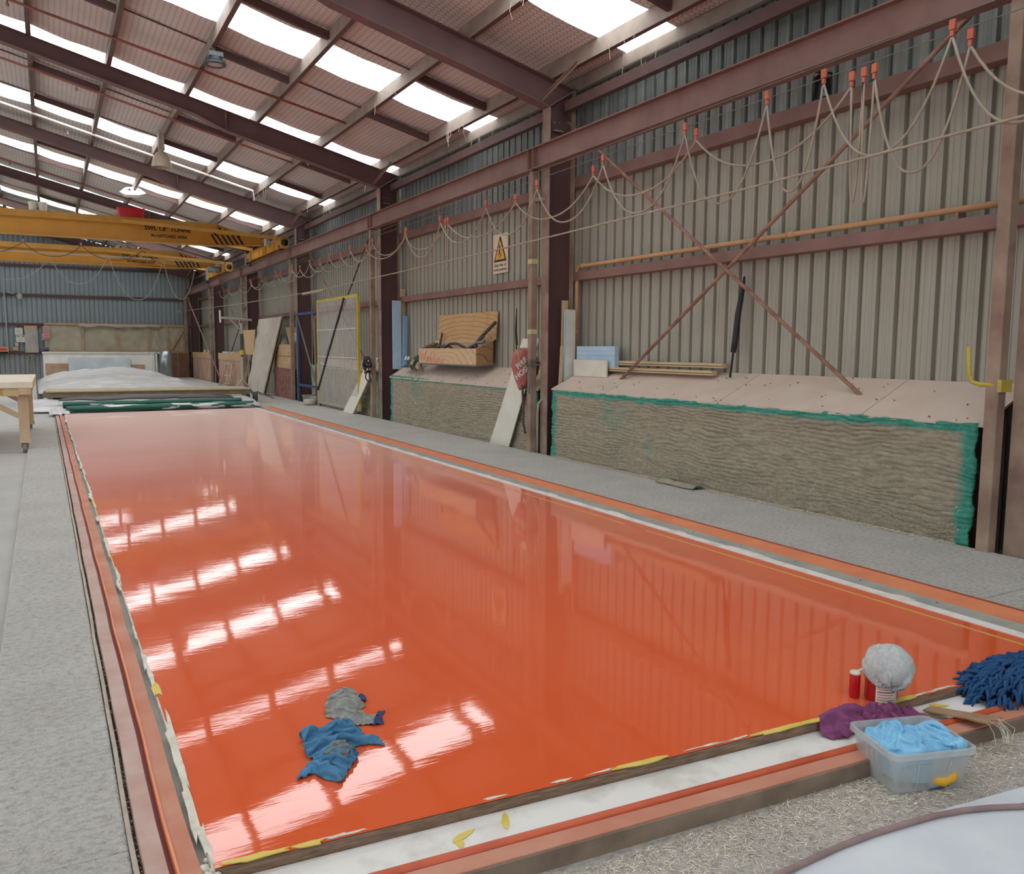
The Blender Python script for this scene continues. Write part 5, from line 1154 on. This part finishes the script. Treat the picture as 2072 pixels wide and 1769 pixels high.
# blue mop head
t = thing('blue_mop', 'shaggy dark blue mop head lying at the right edge of the picture', 'mop', (3.7, 1.95, -.045))
random.seed(11); m = MB()
for k in range(900):
    a = random.random()*2*math.pi; rr = math.sqrt(random.random()); cx = 3.80+.40*rr*math.cos(a); cy = 1.98+.17*rr*math.sin(a)-.08*(cx-3.8); cz = .0+.115*math.sqrt(max(0, 1-rr*rr))+random.uniform(-.01, .01)
    dr = Vector((math.cos(a)*.8+random.uniform(-.7, .7), math.sin(a)*.8+random.uniform(-.7, .7), 0)).normalized(); L = random.uniform(.05, .09)
    p = [Vector((cx, cy, cz)), Vector((cx, cy, cz+.018))+dr*L*.35, Vector((cx, cy, cz+.008))+dr*L*.75, Vector((cx, cy, max(-.035, cz-.03)))+dr*L]
    m.tube(p, [.005, .0075, .0075, .003], 5)
tag(m.build('yarn_strands', mat('mop_blue', (34, 84, 132), (24, 66, 112), 20, .95), t, smooth=True), kind='stuff')
def dome(u, v):
    a = 2*math.pi*u; r = v; return (3.80+.38*r*math.cos(a), 1.98+.16*r*math.sin(a)-.03*r*math.cos(a), -.03+.125*math.sqrt(max(0, 1-r*r*.98)))
MB().grid(dome, 24, 8).build('mop_pad', mat('mop_blue_dark', (22, 58, 98), None, rough=1), t, smooth=True)
t = thing('cardboard_scrap', 'torn strip of brown cardboard lying across the front channel', 'cardboard', (3.15, 1.93, .03))
pts = [(3.075, 2.035), (3.13, 2.045), (3.16, 1.99), (3.20, 1.88), (3.235, 1.80), (3.205, 1.815), (3.185, 1.79), (3.17, 1.81), (3.13, 1.80), (3.12, 1.88), (3.09, 1.97)]
MB().prism(pts, (0, 0, .275), (1, 0, 0), (0, 1, -.12), (0, 0, .006)).build('strip', mat('kraft_card', (172, 142, 112), (150, 122, 96), 10, .85), t)
for k in range(14):
    x = 3.13+random.uniform(0, .09); y = 1.80+random.uniform(-.01, .02); MB().tube([(x, y, .065-.12*0), (x+random.uniform(-.03, .05), y-.03, .03), (x+random.uniform(-.03, .05), y-.05, -.01)], .0012, 4).build('torn_fibre', PUTTY, t)

# white sheet and hose at the bottom right
t = thing('white_foam_sheet', 'stack of thin white sheets lying on the floor at the bottom right corner', 'sheet', (2.6, 1.0, -.045))
WFS = mat('white_foam_sheeting', (222, 228, 234), (206, 212, 220), 2.5, .5, 0, .1, 6)
for k in range(3):
    o_ = .012*k; pts = [(1.0, 1.42-o_), (1.55+o_, 1.575-o_), (1.95+o_, 1.635-o_), (2.33, 1.632-o_), (2.62, 1.605-o_*1.4), (2.96, 1.565-o_*2), (3.4, 1.50-o_*2), (4.3, 1.33-o_), (4.3, .2), (1.0, .2)]
    MB().prism(pts, (0, 0, -.0445+.006*k), (1, 0, 0), (0, 1, 0), (0, 0, .0055)).build('sheet', WFS, t)
t = thing('floor_hose', 'thin dusty mauve hose snaking along the edge of the white sheets', 'hose', (2.3, 1.58, -.03))
MB().tube([(1.2, 1.46, -.02), (1.55, 1.55, -.018), (1.78, 1.60, -.018), (2.06, 1.61, -.018), (2.22, 1.603, -.016), (2.35, 1.59, -.016), (2.48, 1.575, -.016), (2.59, 1.55, -.016), (2.69, 1.515, -.016), (2.79, 1.47, -.016), (3.0, 1.42, -.016), (3.5, 1.36, -.016)], .0095, 8).build('hose', mat('mauve_hose', (158, 134, 132), (140, 118, 116), 8, .8), t, smooth=True)

# lumps of white putty at the front left corner of the table
t = thing('putty_lumps', 'white dried putty lumps at the front left corner of the table', 'putty', (.33, 2.33, .02))
for k, (x, y, r) in enumerate(((.318, 2.335, .016), (.322, 2.30, .014), (.338, 2.32, .012), (.345, 2.29, .013), (.33, 2.38, .01), (.342, 2.36, .01))):
    MB().grid(lambda u, v: Vector((x, y, .028+r*.5))+Vector((math.cos(6.283*u)*math.sin(3.1416*v), math.sin(6.283*u)*math.sin(3.1416*v), .8*math.cos(3.1416*v)))*r*(1+.3*noise.noise(Vector((math.cos(6.28*u)*2, math.sin(6.28*u)*2, v*4+k)))), 12, 8).build('lump', PUTTY, t, smooth=True)

# fibre and chip litter
random.seed(5)
m = MB()
def strand(x, y, z, L, r):
    a = random.random()*6.283; b = a+random.uniform(-1.2, 1.2)
    p0 = Vector((x, y, z+.001)); p1 = p0+Vector((math.cos(a), math.sin(a), random.uniform(.0, .35)))*L*.5; p2 = p1+Vector((math.cos(b), math.sin(b), random.uniform(-.3, .15)))*L*.5
    p2.z = max(p2.z, z+.001); s = Vector((-math.sin(a), math.cos(a), 0))*r; q = Vector((0, 0, r))
    m.add([p0-s, p0+s, p1-s, p1+s+q, p2], [(0, 1, 3, 2), (2, 3, 4)])
for k in range(9000):
    x = random.uniform(.95, 4.2); y = 1.97-.06*x*.6-abs(random.gauss(0, .16))
    if y < 1.3: continue
    strand(x, min(y, PFY(x)-.275), -.045, random.uniform(.012, .04), random.uniform(.0006, .0015))
for k in range(5000):
    y = random.uniform(3.9, 9.9); strand(6.16-abs(random.gauss(0, .03)), y, 0, random.uniform(.02, .06), random.uniform(.001, .002))
for k in range(5000):
    y = random.uniform(3.9, 9.9); z = abs(random.gauss(0, .14)); strand(6.185, y, z, random.uniform(.02, .07), random.uniform(.0012, .0025))
for k in range(2500):
    y = 2.2+random.random()**2*10; strand(sk(random.uniform(-.24, .14), y), y, 0, random.uniform(.01, .03), random.uniform(.0004, .001))
for k in range(700):
    y = 2.2+random.random()**2*12; strand(sk(random.uniform(.147, .175), y), y, -.005, random.uniform(.01, .03), .001)
tag(m.build('fibre_litter', mat('pale_fibre', (232, 224, 210), (206, 194, 176), 40, .9)), 'pale glass fibre strands littering the floor and blanket foot', 'fibres', kind='stuff')
m = MB()
for k in range(420):
    if k % 3 == 0: x = random.uniform(6.0, 6.15); y = random.uniform(3.9, 9.8); z = .001
    elif k % 3 == 1: x = random.uniform(1.0, 4.2); y = 1.93-.05*x-abs(random.gauss(0, .14)); z = -.0445
    else: y = 2.3+random.random()*14; x = random.uniform(4.8, 6.1); z = .0005
    r = random.uniform(.003, .011)*(1 if k % 3 else 1.6); a = random.random()*3; q = []
    for j in range(5): b = a+j*1.2566; s = random.uniform(.4, 1)*r; q.append((x+math.cos(b)*s, y+math.sin(b)*s*.6, z+random.uniform(.001, .006)))
    m.add(q, [(0, 1, 2, 3, 4)])
tag(m.build('chip_litter', mat('white_chips', (228, 224, 212), None, rough=.8)), 'white resin chips scattered over the dusty floor', 'chips', kind='stuff')
